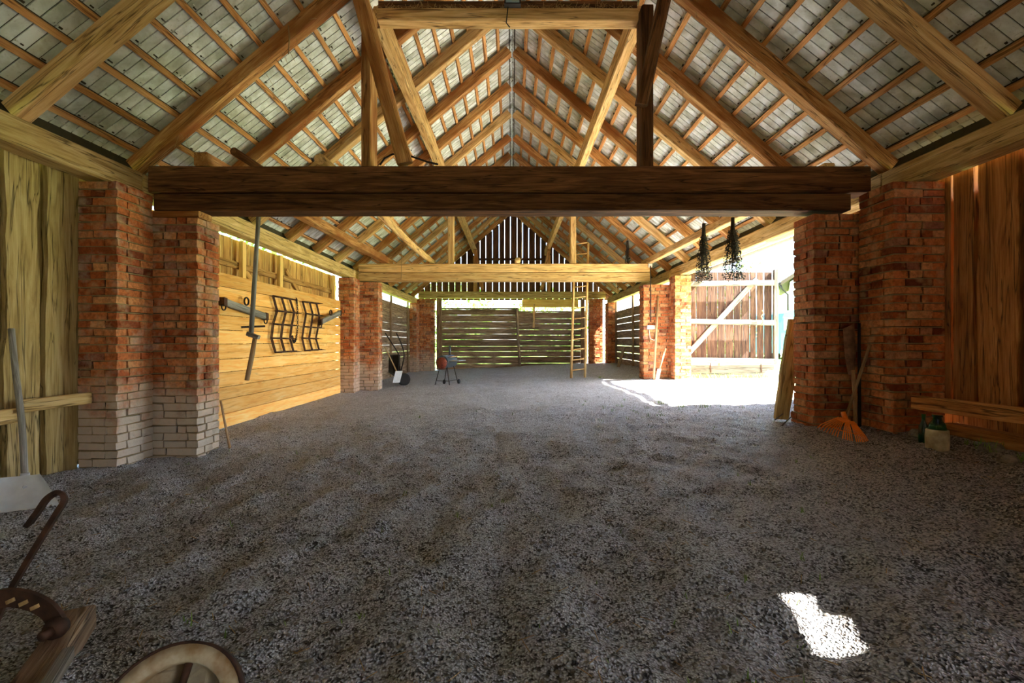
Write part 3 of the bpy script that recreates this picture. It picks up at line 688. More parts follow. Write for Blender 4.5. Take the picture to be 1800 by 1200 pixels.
# aluminium shovel
bx, by = -3.44, 3.25; bz = gz(bx, by)
sh = T('grain_shovel', (bx, by, bz), 'aluminium grain shovel with grey handle leaning on the old planks', 'shovel')
mb = MB(); top = P(20, 578, 3.66); low = P(44, 846, 3.34)
mb.tube(catm([top, P(27, 650, 3.6), P(38, 740, 3.5), low], 5), [.021] * 16, 12); mb.build('handle', M['greywood'], sh)
mb = MB(); u = Vector((.62, .30, 0)).normalized(); n_ = Vector((.42, -.9, .25)).normalized()
tc = P(44, 836, 3.32); bc = P(52, 893, 3.20); bc.z = gz(bc.x, bc.y) + .005
NX, NY = 12, 10; vs = []; fs = []
for layer in (0, 1):
    for j in range(NY + 1):
        t = j / NY; c = tc.lerp(bc, t); hw = .115 + .055 * t
        for i in range(NX + 1):
            q = i / NX * 2 - 1
            dep = .05 * (abs(q) ** 4) * (1 - .5 * t) + .04 * (1 - t) ** 3 + (.004 if layer else 0)
            vs.append(c + u * (hw * q) + n_ * dep - Vector((0, 0, 1)) * (0 if t < .9 else .0))
    b0 = layer * (NX + 1) * (NY + 1)
    fs += [(b0 + j * (NX + 1) + i, b0 + j * (NX + 1) + i + 1, b0 + (j + 1) * (NX + 1) + i + 1, b0 + (j + 1) * (NX + 1) + i) for j in range(NY) for i in range(NX)]
mb.add(vs, fs, None, .5, 0, True); mb.build('blade', M['alu'], sh)
mb = MB(); mb.tube([low + Vector((0, 0, .06)), low, tc.lerp(bc, .35) + n_ * .02], [.026, .028, .012], 12); mb.build('socket', M['alu'], sh)
# stick leaning on the white-footed buttress
mb = MB(); mb.tube([P(404, 787, 4.95), P(388, 705, 5.13)], [.014, .011], 8); mb.build('stick', M['handle'], label='thin stick leaning at the corner of the white-footed buttress', cat='stick')
# orange rake
rb = P(1487, 742, 4.28); rk = T('leaf_rake', (rb.x, rb.y, gz(rb.x, 4.05)), 'orange plastic leaf rake leaning in the corner of the red brick pillars', 'rake')
mb = MB(); mb.tube([P(1484, 744, 4.26), P(1506, 675, 4.36), P(1529, 606, 4.44)], .0135, 10); mb.build('handle', M['handle'], rk)
hub = P(1485, 732, 4.25); mb = MB()
tl = P(1437, 748, 4.10); tr = P(1526, 772, 4.06)
def arc(q, lift=0):                        # q in 0..1 along the tip arc
    p = tl.lerp(tr, q); bow = 1 - (2 * q - 1) ** 2
    p = p + Vector((0, -.045, -.035)) * bow
    return p
dz = max(floor_z(arc(i / 24).x, arc(i / 24).y) + .012 - arc(i / 24).z for i in range(25)); up3 = Vector((0, 0, max(0, dz))); tl = tl + up3; tr = tr + up3; hub = hub + up3
def mid(q): 
    a = arc(q); return hub.lerp(a, .42) + Vector((0, -.02, .02))
up_ = Vector((0, -.5, .85)).normalized()
pts = [hub + Vector((-.035, 0, .03)), hub + Vector((.035, 0, .03))]
n = 24; vs = []; fs = []
for i in range(n + 1): vs += [hub + (arc(i / n) - hub).normalized() * .05, mid(i / n)]
for i in range(n): fs.append((2 * i, 2 * i + 1, 2 * i + 3, 2 * i + 2))
nv = len(vs); vs += [v + up_ * .006 for v in vs]; fs += [tuple(nv + k for k in reversed(f)) for f in fs]
fs += [(2 * i + 1, nv + 2 * i + 1, nv + 2 * i + 3, 2 * i + 3) for i in range(n)] 
mb.add(vs, fs, None, .5)
for k in (.25, .5, .75, 1.0):
    mb.tube([hub.lerp(mid(i / n), k) + up_ * .006 for i in range(n + 1)], .004 if k < 1 else .006, 6)
mb.tube([hub.lerp(arc(i / n), .74) for i in range(n + 1)], .004, 6)
mb.tube([hub + Vector((0, .02, .04)), hub + Vector((0, -.02, -.05))], [.02, .026], 10)
mb.build('fan', M['orange'], rk)
for i in range(22):
    if i in (8, 14): continue
    q = i / 21; a = arc(q); m_ = mid(q); mb = MB()
    d_ = (a - m_); tip = a + Vector((0, 0, -.02)); tip.z = max(tip.z, gz(tip.x, tip.y) + .004)
    mb.tube([m_ - d_ * .2, m_ + d_ * .8, tip], .0042, 6, smooth=False); mb.build('tine', M['orange'], rk)
# upended spade and dark rod in the same corner
sp = T('spade', (3.42, 4.58, .3), 'rusty spade standing upside down in the corner behind the rake', 'spade')
mb = MB(); mb.tube([(3.40, 4.50, gz(3.4, 4.5) + .0), P(1502, 690, 4.56), P(1499, 650, 4.58)], [.016, .018, .02], 10); mb.build('handle', M['handle'], sp)
mb = MB(); a, b = P(1499, 658, 4.575), P(1494, 572, 4.655)
n8 = 8; vs = []; fs = []
for lay in (0, 1):
    for j in range(7):
        t = j / 6; c = a.lerp(b, t); w = .03 + .028 * min(1, t * 2.5)
        for i in range(n8 + 1):
            q = i / n8 * 2 - 1; vs.append(c + Vector((w * q, .022 * q * q - .0, (.03 * (q) if t == 1 else 0))) + Vector((0, -.006 if lay else 0, 0)))
    b0 = lay * 7 * (n8 + 1); fs += [(b0 + j * 9 + i, b0 + j * 9 + i + 1, b0 + j * 9 + 10 + i, b0 + j * 9 + 9 + i) for j in range(6) for i in range(8)]
mb.add(vs, fs, None, .5, 0, True); mb.build('blade', M['rust_pale'], sp)
mb = MB(); mb.tube([(3.49, 4.57, gz(3.5, 4.6)), P(1510, 568, 4.61)], [.016, .013], 8); mb.build('rod', M['darkiron'], label='dark rod standing beside the upside-down spade', cat='rod')
# demijohn and bottle
jx, jy = 3.42, 3.66; jz = gz(jx, jy)
j = T('demijohn', (jx, jy, jz), 'green glass demijohn in a cream plastic basket under the low plank', 'demijohn')
mb = MB(); mb.lathe([(.001, -.01), (.066, -.01), (.074, .01), (.076, .10), (.072, .155), (.066, .16), (.001, .158)], (jx, jy, jz)); mb.build('basket', M['cream'], j)
mb = MB(); mb.lathe([(.001, .161), (.06, .161), (.052, .20), (.032, .235), (.026, .26), (.034, .262), (.034, .275), (.001, .275)], (jx, jy, jz)); mb.build('glass', M['green_glass'], j)
bx2, by2 = 3.50, 3.87; z2 = gz(bx2, by2)
mb = MB(); mb.lathe([(.001, 0), (.032, 0), (.034, .01), (.034, .14), (.012, .19), (.012, .23), (.015, .232), (.015, .245), (.001, .245)], (bx2, by2, z2)); mb.build('bottle', M['green_glass'], label='small green glass bottle behind the cream demijohn', cat='bottle')
# leaning plank post by the gateway
mb = MB(); mb.slab(P(1377, 737, 5.05), P(1402, 560, 5.24) + Vector((0, .02, .0)), Vector((.97, -.25, 0)), .085, .085, (0, 1, 0), .05, .12, .03); mb.build('leaning_plank', M['plank_left'], label='greenish plank leaning against the red brick buttress at the gateway', cat='plank')
for (a, b, w) in (((1362, 738), (1376, 727), 'thin'), ((1374, 748), (1390, 733), 'slightly longer')):
    mb = MB(); mb.tube([P(a[0], a[1], 4.75), P(b[0], b[1], 4.82)], .006, 6); mb.build('stick', M['silver'], label='%s pale stick on the floor at the foot of the leaning plank' % w, cat='stick')
# conduit, junction box, socket, poles at the middle gate-side buttress
cb = T('power_outlet', P(1144, 572, 10.7), 'white power outlet box with its black cable on the orange brick buttress', 'outlet')
mb = MB(); q = P(1144.5, 575, 10.69); mb.box((q.x - .09, 10.66, q.z - .045), (q.x + .09, 10.725, q.z + .045)); mb.build('box', M['white'], cb)
mb = MB(); mb.tube([P(1143, 467, 10.715), P(1144, 520, 10.715), P(1144, 566, 10.715)], .011, 6); mb.build('cable', M['cable'], cb)
mb = MB(); mb.tube([P(1141, 580, 10.70), P(1143, 595, 10.70), P(1150, 598, 10.70), P(1155, 590, 10.70)], .008, 6); mb.build('lead', M['white'], cb)
mb = MB(); q = P(1143, 466.5, 11.06); mb.box((q.x - .045, 11.045, q.z - .045), (q.x + .045, 11.09, q.z + .045)); mb.build('junction_box', M['white'], label='small white junction box at the end of the middle tie beam', cat='junction box')
mb = MB(); mb.tube([P(1149, 668, 10.45), P(1157, 520, 10.70)], [.03, .022], 8); mb.build('pole', M['handle'], label='thin wooden pole leaning on the orange buttress beside the outlet box', cat='pole')
sp2 = T('spade', P(1156, 668, 10.2), 'spade with pale blade leaning between the orange buttress and sunlit pier', 'spade')
mb = MB(); mb.tube([P(1159, 648, 10.25), P(1170, 612, 10.4)], .02, 8); mb.build('handle', M['handle'], sp2)
mb = MB(); mb.obox(P(1157, 658, 10.22), (P(1159, 648, 10.22) - P(1155, 668, 10.2)) * .5, (.05, .02, 0), (0, .006, 0)); mb.build('blade', M['silver'], sp2)
# ladder
ld = T('ladder', (1.75, 11.9, .25), 'tall wooden ladder leaning behind the middle tie beam', 'ladder')
def lp(px0, px1, t): return P(px0, 667, 11.95).lerp(P(px1, 426, 11.46), t)
rl = []
for (a, b) in ((1004, 1010.5), (1028, 1034)):
    mb = MB(); mb.tube([lp(a, b, 0), lp(a, b, .5), lp(a, b, 1)], [.034, .032, .028], 8); mb.build('rail', M['pale_hewn'], ld); rl.append((a, b))
for k in range(13):
    t = .07 + k * .0765; mb = MB(); mb.tube([lp(*rl[0], t), lp(*rl[1], t + .012)], .017, 6); mb.build('rung', M['pale_hewn'], ld)
# pole and hanging board at the back wall
mb = MB(); mb.tube([P(914, 648, 18.55), P(908, 541, 18.78)], [.06, .05], 8); mb.build('prop_post', M['grey_plank'], label='wooden post propped against the middle of the back wall', cat='post')
mb = MB(); mb.slab(P(938, 576, 18.8), P(939, 534, 18.8), (1, 0, 0), .05, .045, (0, -1, 0), .04, .2, .01); mb.build('hanging_board', M['pale_hewn'], label='short upright board nailed on the back wall beside the propped post', cat='board')
mb = MB(); mb.slab((3.55, 15.3, gz(3.55, 15.3)), (3.75, 15.3, 1.0), (0, 1, 0), .2, .16, (1, 0, 0), .03, .2, .01); mb.build('leaning_board', M['grey_plank'], label='grey board leaning on the back bay wall behind the orange buttress', cat='board')

# barrel grill
gx, gy = -1.66, 11.8; gb = gz(gx, gy)
gr = T('barrel_grill', (gx, gy, gb), 'barrel smoker grill with rusty end on thin legs in the middle of the floor', 'grill')
ax = Vector((.30, .95, 0)).normalized(); sx = Vector((.95, -.30, 0)).normalized(); ce = Vector((gx - .03, gy, gb + .60))
def drum(mb, r, a, b, a0, a1, n=16, mi=0):
    vs, fs = [], []
    for t in (a, b):
        vs.append(ce + ax * t)
        for i in range(n + 1):
            q = math.radians(a0 + (a1 - a0) * i / n); vs.append(ce + ax * t + sx * (r * math.cos(q)) + Vector((0, 0, r * math.sin(q))))
    m_ = n + 2
    for i in range(n): fs += [(1 + i, 2 + i, m_ + 2 + i, m_ + 1 + i), (0, 2 + i, 1 + i), (m_, m_ + 1 + i, m_ + 2 + i)]
    fs.append((0, 1, m_ + 1, m_)); fs.append((0, m_, m_ + n + 1, n + 1)); mb.add(vs, fs, None, .5)
mb = MB(); drum(mb, .165, -.30, .30, 180, 360); mb.build('firebox', M['grill_black'], gr)
mb = MB(); drum(mb, .168, -.29, .30, 2, 178); mb.build('lid', M['grill_black'], gr)
mb = MB(); mb.lathe([(.001, -.335), (.14, -.335), (.155, -.302), (.001, -.302)], ce + Vector((0, 0, -.03)), ax, 20); mb.build('end_plate', M['grill_rust'], gr, label='rusty maroon end plate')
mb = MB(); mb.tube([ce + ax * .18 + Vector((0, 0, .16)), ce + ax * .18 + Vector((0, 0, .40))], .03, 10); mb.build('chimney', M['grill_black'], gr)
mb = MB(); mb.obox(ce + sx * .31 + Vector((0, 0, .03)), ax * .22, sx * .13, (0, 0, .01)); mb.build('side_shelf', M['steel'], gr)
mb = MB(); mb.tube([ce + sx * .15 + ax * -.2 + Vector((0, 0, .11)), ce + sx * .21 + ax * -.2 + Vector((0, 0, .13)), ce + sx * .21 + ax * .2 + Vector((0, 0, .13)), ce + sx * .15 + ax * .2 + Vector((0, 0, .11))], .01, 6); mb.build('lid_handle', M['handle'], gr)
for a in (-1, 1):
    for b in (-1, 1):
        f = ce + ax * (.26 * a) + sx * (.20 * b); mb = MB(); mb.tube([ce + ax * (.2 * a) + sx * (.1 * b) + Vector((0, 0, -.12)), Vector((f.x, f.y, gz(f.x, f.y) + .005))], .012, 6); mb.build('leg', M['darkiron'], gr)
for a in (1,):
    for b in (-1, 1):
        f = ce + ax * (.29 * a) + sx * (.215 * b); mb = MB(); mb.lathe([(.001, -.015), (.06, -.015), (.06, .015), (.001, .015)], (f.x, f.y, gz(f.x, f.y) + .062), sx, 14); mb.build('wheel', M['rubber'], gr)
mb = MB(); mb.tube([ce + ax * -.25 + sx * -.18 + Vector((0, 0, -.48)), ce + ax * -.25 + sx * .18 + Vector((0, 0, -.48)), ce + ax * .25 + sx * .18 + Vector((0, 0, -.48))], .008, 6); mb.build('tie_rod', M['darkiron'], gr)

# wheelbarrow tipped up against the back bay wall
wx, wy = -3.35, 12.6; wz = gz(wx, wy)
wbr = T('wheelbarrow', (wx, wy, wz), 'dark wheelbarrow tipped on end behind the brick buttress', 'wheelbarrow')
wc = Vector((-2.93, 12.35, wz + .17))
mb = MB(); mb.lathe([(.10, -.035), (.16, -.04), (.175, 0), (.16, .04), (.10, .035)], wc, (.5, -.86, 0), 20); mb.build('tyre', M['rubber'], wbr)
mb = MB(); mb.lathe([(.001, -.03), (.1, -.02), (.1, .02), (.001, .03)], wc, (.5, -.86, 0), 16); mb.build('wheel_hub', M['steel'], wbr)
for q, (dx, dy) in enumerate(((0, 0), (.17, .3))):
    mb = MB(); o = Vector((dx, dy, 0)); mb.tube(catm([P(700, 652, 12.3) + o * .3, P(701, 625, 12.35) + o * .6, P(690, 605, 12.4) + o, P(677 + 4 * q, 585, 12.4) + o], 4), .017, 8); mb.build('handle', M['darkiron'], wbr)
mb = MB(); tr_ = [(-.26, .0), (-.22, .62), (.22, .62), (.26, .0)]
a = Vector((.35, -.5, 0)).normalized(); c = Vector((-3.22, 12.75, wz + .22)); dd = Vector((-.7, .3, .0)).normalized()
vs = [c + a * x + Vector((0, 0, z)) for x, z in tr_] + [c + a * (x * .7) + Vector((0, 0, .1 + z * .8)) + dd * .22 for x, z in tr_]
mb.add(vs, [(4, 5, 6, 7), (0, 1, 5, 4), (1, 2, 6, 5), (2, 3, 7, 6), (3, 0, 4, 7)], None, .5); mb.build('tray', M['darkiron'], wbr)
sp3 = T('shovel', P(698, 672, 11.95), 'shovel with pale blue-grey blade leaning on the tipped wheelbarrow', 'shovel')
mb = MB(); mb.tube([P(697, 652, 12.0), P(677, 610, 12.12)], .016, 8); mb.build('handle', M['handle'], sp3)
mb = MB(); mb.obox(P(699, 662, 11.95), (P(701, 652, 11.98) - P(696, 672, 11.92)) * .5, (.085, .03, 0), (0, .008, .004)); mb.build('blade', M['alu'], sp3)

# hanging dried herb bunches
def herb(px, y0, y1, d, label, n=130, spread=.16, roof=True):
    p = P(px, y0, d); e = P(px, y1, d); Ln = p.z - e.z
    root = T('hanging_herb_bunch', p, label, 'herb bunch', group='dried herbs hung from the roof')
    zt = EZ + (EX - abs(p.x)) * TAN
    mb = MB(); mb.tube([p + Vector((0, 0, -.03)), Vector((p.x, p.y, zt - .01))], .005, 5); mb.build('twine', M['twine'], root)
    mb = MB()
    for i in range(40):
        a = R(0, 6.28); r = R(0, 1) ** .6 * spread * .8; z = R(.5, .97) * Ln
        mb.tube([p + Vector((R(-.012, .012), R(-.012, .012), 0)), p + Vector((math.cos(a) * r * .45, math.sin(a) * r * .45, -z * .55)), p + Vector((math.cos(a) * r, math.sin(a) * r, -z))], .0035, 4)
    mb.tube([p + Vector((0, 0, .03)), p + Vector((0, 0, -Ln * .25))], [.025, .035], 8)
    mb.build('stems', M['herb'], root)
    mb = MB()
    for i in range(n * 7):
        a = R(0, 6.28); t = R(.18, 1.0); r = R(0, 1) ** .5 * spread * (.25 + .75 * t)
        c = p + Vector((math.cos(a) * r, math.sin(a) * r, -t * Ln)); s_ = R(.008, .017)
        q = Vector((R(-1, 1), R(-1, 1), R(-1, 1))).normalized(); w = q.orthogonal().normalized()
        mb.add([c + q * s_, c + w * s_, c - q * s_, c - w * s_, c + q.cross(w) * s_ * .7], [(0, 1, 4), (1, 2, 4), (2, 3, 4), (3, 0, 4), (3, 2, 1, 0)], None)
    mb.build('seed_heads', M['herb'], root)
herb(1237, 396, 495, 7.0, 'dried herb bunch hanging in the gateway closer to the ladder', spread=.14)
herb(1288, 386, 492, 6.6, 'fuller dried herb bunch hanging in the gateway closer to the red brick buttress', n=170, spread=.17)
herb(1103, 425, 466, 11.5, 'small wispy dried bunch hanging over the end of the middle tie beam', n=30, spread=.09)

# floodlight on the collar beam
fx = T('floodlight', P(901, 4, 4.66), 'small floodlight fixed on the collar beam at the ridge', 'lamp')
q = P(901, 3, 4.68)
mb = MB(); mb.box((q.x - .085, 4.66, q.z - .035), (q.x + .085, 4.72, q.z + .06)); mb.build('housing', M['cable'], fx)
mb = MB(); mb.box((q.x - .07, 4.65, q.z - .024), (q.x + .07, 4.658, q.z + .05)); mb.build('glass', M['lamp_glass'], fx)
mb = MB(); mb.tube([P(893, 12, 4.70), P(890, 40, 4.77), P(896, 48, 4.77)], .006, 6); mb.build('cable', M['cable'], fx)

# twine ends hanging from timbers
for (px, y0, y1, d, w) in ((705, 432, 492, 11.07, 'over the middle tie beam beside the far queen post'), (1083, 490, 512, 11.22, 'under the middle tie beam beside the ladder'), (916, 376, 455, 7.5, 'in front of the gable slits'), (507, 45, 95, 4.35, 'from the rafters over the front truss')):
    mb = MB(); a, b = P(px, y0, d), P(px, y1, d); mb.tube([a, a.lerp(b, .5) + Vector((.01, 0, 0)), b], .006, 5); mb.build('hanging_twine', M['twine'], label='thin twine hanging %s' % w, cat='twine')
mb = MB(); mb.tube([P(668, 290, 5.06), P(676, 278, 5.06), P(690, 271, 5.06), P(712, 271, 5.06), P(750, 284, 5.06), P(770, 289, 5.06)], .011, 6); mb.build('bent_wire', M['darkiron'], label='bent dark iron strap lying on the front tie beam between the two sloping timbers', cat='wire')

# ------------------------------------------------------------------ old plough in the near corner
pl = T('horse_plough', (-1.75, 1.75, .1), 'old horse plough with hooked iron lever, wooden beam and wheel in the near corner', 'plough')
def bar(pts, w, t, nrm):                   # flat iron bar through points
    mb = MB(); pts = [Vector(p) for p in pts]; nrm = Vector(nrm); vs, fs = [], []
    for i, p in enumerate(pts):
        d = (pts[min(i + 1, len(pts) - 1)] - pts[max(i - 1, 0)]).normalized(); s_ = d.cross(nrm).normalized(); n_ = s_.cross(d)
        for (a, b) in ((-1, -1), (1, -1), (1, 1), (-1, 1)): vs.append(p + s_ * (a * w / 2) + n_ * (b * t / 2))
    for i in range(len(pts) - 1):
        for j in range(4):
            k = (j + 1) % 4; fs.append((i * 4 + j, i * 4 + k, i * 4 + 4 + k, i * 4 + 4 + j))
    fs += [(3, 2, 1, 0), tuple(len(vs) - 4 + k for k in range(4))]
    mb.add(vs, fs, None, .5); return mb
lev = catm([P(-14, 1110, 1.72), P(12, 1050, 1.72), P(55, 975, 1.72), P(98, 905, 1.72), P(113, 878, 1.72), P(104, 866, 1.72), P(84, 876, 1.72), P(66, 900, 1.72), P(50, 922, 1.72)], 5)
bar(lev, .016, .036, (.55, -.75, .35)).build('hooked_lever', M['iron'], pl)
ring = T('quadrant', P(70, 1070, 1.66)); ring.parent = pl; ring.location = P(70, 1070, 1.66) - WORLD[pl.name]; WORLD[ring.name] = P(70, 1070, 1.66)
arcp = catm([P(-30, 1062, 1.55), P(8, 1052, 1.55), P(48, 1057, 1.55), P(82, 1075, 1.55), P(102, 1104, 1.55)], 6)
vs, fs = [], []; N = len(arcp)
for i, p in enumerate(arcp):
    d = (arcp[min(i + 1, N - 1)] - arcp[max(i - 1, 0)]).normalized(); s_ = Vector((d.z, 0, -d.x)).normalized() if True else None
    w = .030
    for (a, b) in ((-1, 0), (1, 0), (1, .014), (-1, .014)): vs.append(p + s_ * (a * w) + Vector((0, b, 0)))
for i in range(N - 1):
    for j_ in range(4): k = (j_ + 1) % 4; fs.append((i * 4 + j_, i * 4 + k, i * 4 + 4 + k, i * 4 + 4 + j_))
fs += [(0, 1, 2, 3), tuple(len(vs) - 1 - k for k in range(4))]
mb = MB(); mb.add(vs, fs, None, .5); mb.build('curved_bracket', M['iron'], pl)
bpy.data.objects.remove(ring)
for (px, py) in ((18, 1056), (41, 1060), (61, 1067)):
    mb = MB(); mb.obox(P(px, py, 1.545), Vector((.013, 0, .006)), Vector((0, .003, 0)), Vector((-.002, 0, .006))); mb.build('adjusting_slot', M['straw'], pl, label='pale slot seen in the bracket')
mb = MB(); mb.lathe([(.001, -.02), (.030, -.02), (.036, 0), (.030, .02), (.001, .02)], P(99, 1103, 1.545), (0, 1, 0), 18); eye = mb.build('eye', M['iron'], pl)
mb = MB(); mb.lathe([(.001, -.05), (.016, -.05), (.018, -.02), (.001, -.02)], P(99, 1103, 1.545), (0, 1, 0), 6); mb.build('bolt', M['iron'], eye)
mb = MB(); mb.timber(P(0, 1300, 1.22), P(140, 1088, 1.72), .10, .09, (.3, -.6, .74), .05, .1); mb.build('wooden_beam', M['grey_plank'], pl)
mb = MB(); mb.timber(P(50, 1262, 1.20), P(120, 1148, 1.45), .03, .04, (.3, -.6, .74), .02); mb.build('pale_rail', M['silver'], pl, label='pale worn strip along the beam')
wc = P(300, 1262, 1.34); axw = Vector((.28, -.78, .56)).normalized()
mb = MB(); mb.lathe([(.138, -.03), (.182, -.03), (.187, 0), (.182, .03), (.138, .03), (.132, 0), (.138, -.03)], wc, axw, 48); wh = mb.build('wheel', M['cream_paint'], pl, label='cream-painted worn wheel rim')
mb = MB(); mb.lathe([(.183, -.034), (.1905, -.034), (.1905, .034), (.183, .034), (.183, -.034)], wc, axw, 48); mb.build('iron_tyre', M['iron'], wh)
mb = MB(); mb.lathe([(.001, -.05), (.03, -.05), (.03, .05), (.001, .05)], wc, axw, 14); mb.build('hub', M['iron'], wh)
u_ = axw.orthogonal().normalized(); v_ = axw.cross(u_)
for k in range(5):
    a = 2 * math.pi * k / 5; dr = u_ * math.cos(a) + v_ * math.sin(a); mb = MB(); mb.tube([wc + dr * .03, wc + dr * .137], .012, 8); mb.build('spoke', M['iron'], wh)
mb = MB(); mb.tube([P(40, 1230, 1.5), wc], .014, 8); mb.build('axle', M['iron'], pl)

# ------------------------------------------------------------------ loose stuff on the floor
mb = MB()
def tuft(mb, x, y, n, h, r):
    z = floor_z(x, y) if x < 4.1 else .33
    for i in range(n):
        a = R(0, 6.28); o = Vector((x + math.cos(a) * R(0, r), y + math.sin(a) * R(0, r), z - .004)); a = R(0, 6.28); b = Vector((math.cos(a), math.sin(a), 0)); hh = h * R(.5, 1.2)
        s_ = b.cross(Vector((0, 0, 1))) * .0025
        mb.add([o - s_, o + s_, o + b * hh * .25 + Vector((0, 0, hh * .6)) + s_ * .8, o + b * hh * .25 + Vector((0, 0, hh * .6)) - s_ * .8, o + b * hh * R(.4, .8) + Vector((0, 0, hh))], [(0, 1, 2, 3), (3, 2, 4)], None)
for i in range(150):
    d = 1.3 + 5.5 * R(0, 1) ** 1.4; x = (R(300, 1500) - 900) * d / 800
    if -3.2 < x < 3: tuft(mb, x, d, random.choice((1, 2, 4)), R(.02, .05), .02)
for i in range(60):
    x, d = R(1.0, 3.9), R(5.6, 7.6); tuft(mb, x, d, 5, R(.03, .06), .04)
for (px, py) in ((1160, 712), (1195, 718), (1240, 720), (1055, 665)):
    d = .95 * 800 / (py - 600); tuft(mb, (px - 900) * d / 800, d, 30, .07, .10)
for i in range(90): tuft(mb, R(4.15, 6.3), R(10.45, 10.78), 12, R(.07, .15), .1)
for i in range(14): tuft(mb, R(3.6, 3.9), R(3.2, 4.0), 8, R(.04, .09), .04)
mb.build('grass', M['grassb'], org=(0, 0, 0), kind='stuff')
mb = MB()
for i in range(420):
    d = 1.2 + 7 * R(0, 1) ** 1.6; x = (R(60, 1780) - 900) * d / 800
    if abs(x) > 3.7: continue
    z = floor_z(x, d) + .004; a = R(0, 3.14); l = R(.015, .06); v = Vector((math.cos(a), math.sin(a), R(-.1, .3))) * l
    mb.tube([Vector((x, d, z)) - v * .5, Vector((x, d, z + .006)) + v * .5], .0016, 4)
mb.build('straw_litter', M['straw'], org=(0, 0, 0), kind='stuff')
mb = MB()
def stone(mb, c, r, n=5):
    vs, fs = [], []; rings, seg = 5, 8; sd = R(0, 99)
    for i in range(rings + 1):
        th = math.pi * i / rings
        for k in range(seg):
            ph = 2 * math.pi * k / seg; v = Vector((math.sin(th) * math.cos(ph), math.sin(th) * math.sin(ph), math.cos(th) * .65)); vs.append(Vector(c) + v * r * (1 + .35 * mn.noise(v * 1.5 + Vector((sd, 0, 0)))))
    for i in range(rings):
        for k in range(seg): q = (k + 1) % seg; fs.append((i * seg + k, (i + 1) * seg + k, (i + 1) * seg + q, i * seg + q))
    mb.add(vs, fs, None, R(0, 1))
for i in range(1500):
    d = 1.15 + 3.5 * R(0, 1) ** 1.5; x = (R(0, 1800) - 900) * d / 800
    if abs(x) > 3.6: continue
    stone(mb, (x, d, floor_z(x, d) + .001), R(.004, .011))
mb.build('gravel', M['stone'], org=(0, 0, 0), kind='stuff')
for i, (x, y, r) in enumerate(((3.62, 4.05, .07), (3.75, 3.55, .08), (3.6, 3.3, .06))):
    mb = MB(); stone(mb, (x, y, gz(x, y) + .02), r); mb.build('stone', M['stone'], label=('grey stone at the foot of the red brick pier', 'grey stone under the low plank behind the demijohn', 'grey stone under the low plank farther from the pillars')[i], cat='stone', kind='thing')

mb = MB()
for s in (-1, 1):
    for i in range(150):
        y = random.choice(RY[1:6]) + R(-.07, .07); p = RP(s, y, R(.2, 4.2), -.007)
        l = R(.03, .16); d_ = Vector((R(-.5, .5), R(-.5, .5), -R(.3, 1))).normalized() * l
        mb.tube([p, p + d_ * .5 + Vector((R(-.02, .02), R(-.02, .02), 0)), p + d_], .0018, 4)
for i in range(260):
    x = R(-1.38, 1.28); p = Vector((x, 4.80 + R(-.01, .02), Z(3.513))); d_ = Vector((R(-1, 1), R(-.5, .2), R(-.05, .5))).normalized() * R(.02, .08)
    mb.tube([p, p + d_], .0018, 4)
mb.build('straw_wisps', M['straw'], org=(0, 0, 0), kind='stuff')
# ------------------------------------------------------------------ outside
hx, hy = 19.2, 31
ho = T('house', (22, 34, .34), 'white house with dark tiled roof and gutter beyond the gateway', 'house')
hb = P(1372, 0, 30.5); hb = Vector((hb.x, 30.5, 0)); he = Vector((hb.x, hb.y, 0)).normalized(); hf = Vector((he.y, -he.x, 0))
def hp(a, b, z): return hb + hf * a + he * b + Vector((0, 0, z))
def prismH(prof, b0, b1):
    m = MB(); n = len(prof); m.add([hp(a, b0, z) for a, z in prof] + [hp(a, b1, z) for a, z in prof], [tuple(range(n)), tuple(range(2 * n - 1, n - 1, -1))] + [(i, (i + 1) % n, n + (i + 1) % n, n + i) for i in range(n)], None, .5); return m
z0 = Z(3.9)
prismH([(.55, .3), (8.5, .3), (8.5, z0), (4.5, z0 + 2.6), (.55, z0 + .1)], .4, 8).build('walls', M['house_wall'], ho)
prismH([(0, z0 - .12), (4.5, z0 + 2.9), (9, z0 - .12), (9, z0 + .12), (4.5, z0 + 3.15), (0, z0 + .12)], 0, 8.5).build('roof', M['house_roof'], ho)
mb = MB(); mb.tube([hp(-.05, 0, z0), hp(-.05, 8.4, z0)], .09, 8); mb.build('gutter', M['darkiron'], ho)
mb = MB(); mb.tube([hp(-.05, .1, z0), hp(.1, .1, z0 - .4), hp(.42, .3, z0 - .75), hp(.46, .34, .4)], .06, 8); mb.build('downpipe', M['darkiron'], ho)
prismH([(2, 2.0), (3.2, 2.0), (3.2, 3.4), (2, 3.4)], .36, .42).build('window', M['glass_dark'], ho)
vx, vy = 13.0, 22.0
va = T('van', (vx + 1, vy + 2, .34), 'teal van parked on the lawn beyond the gateway', 'van')
mb = MB(); pr = [(0, 0), (1.9, 0), (1.9, 1.5), (1.75, 1.95), (1.3, 2.1), (.6, 2.1), (.15, 1.95), (0, 1.5)]
vs = [(vx + x, vy, .62 + z) for x, z in pr] + [(vx + x, vy + 4.2, .62 + z) for x, z in pr]
mb.add(vs, [tuple(range(8)), tuple(range(15, 7, -1))] + [(i, (i + 1) % 8, 8 + (i + 1) % 8, 8 + i) for i in range(8)], None, .5); mb.build('body', M['teal'], va)
mb = MB(); mb.box((vx + .12, vy - .02, 1.75), (vx + 1.75, vy + .02, 2.35)); mb.build('rear_window', M['glass_dark'], va, label='pale green rear window')
mb = MB(); mb.box((vx - .03, vy - .12, .55), (vx + 1.93, vy + .02, .78)); mb.build('bumper', M['steel'], va)
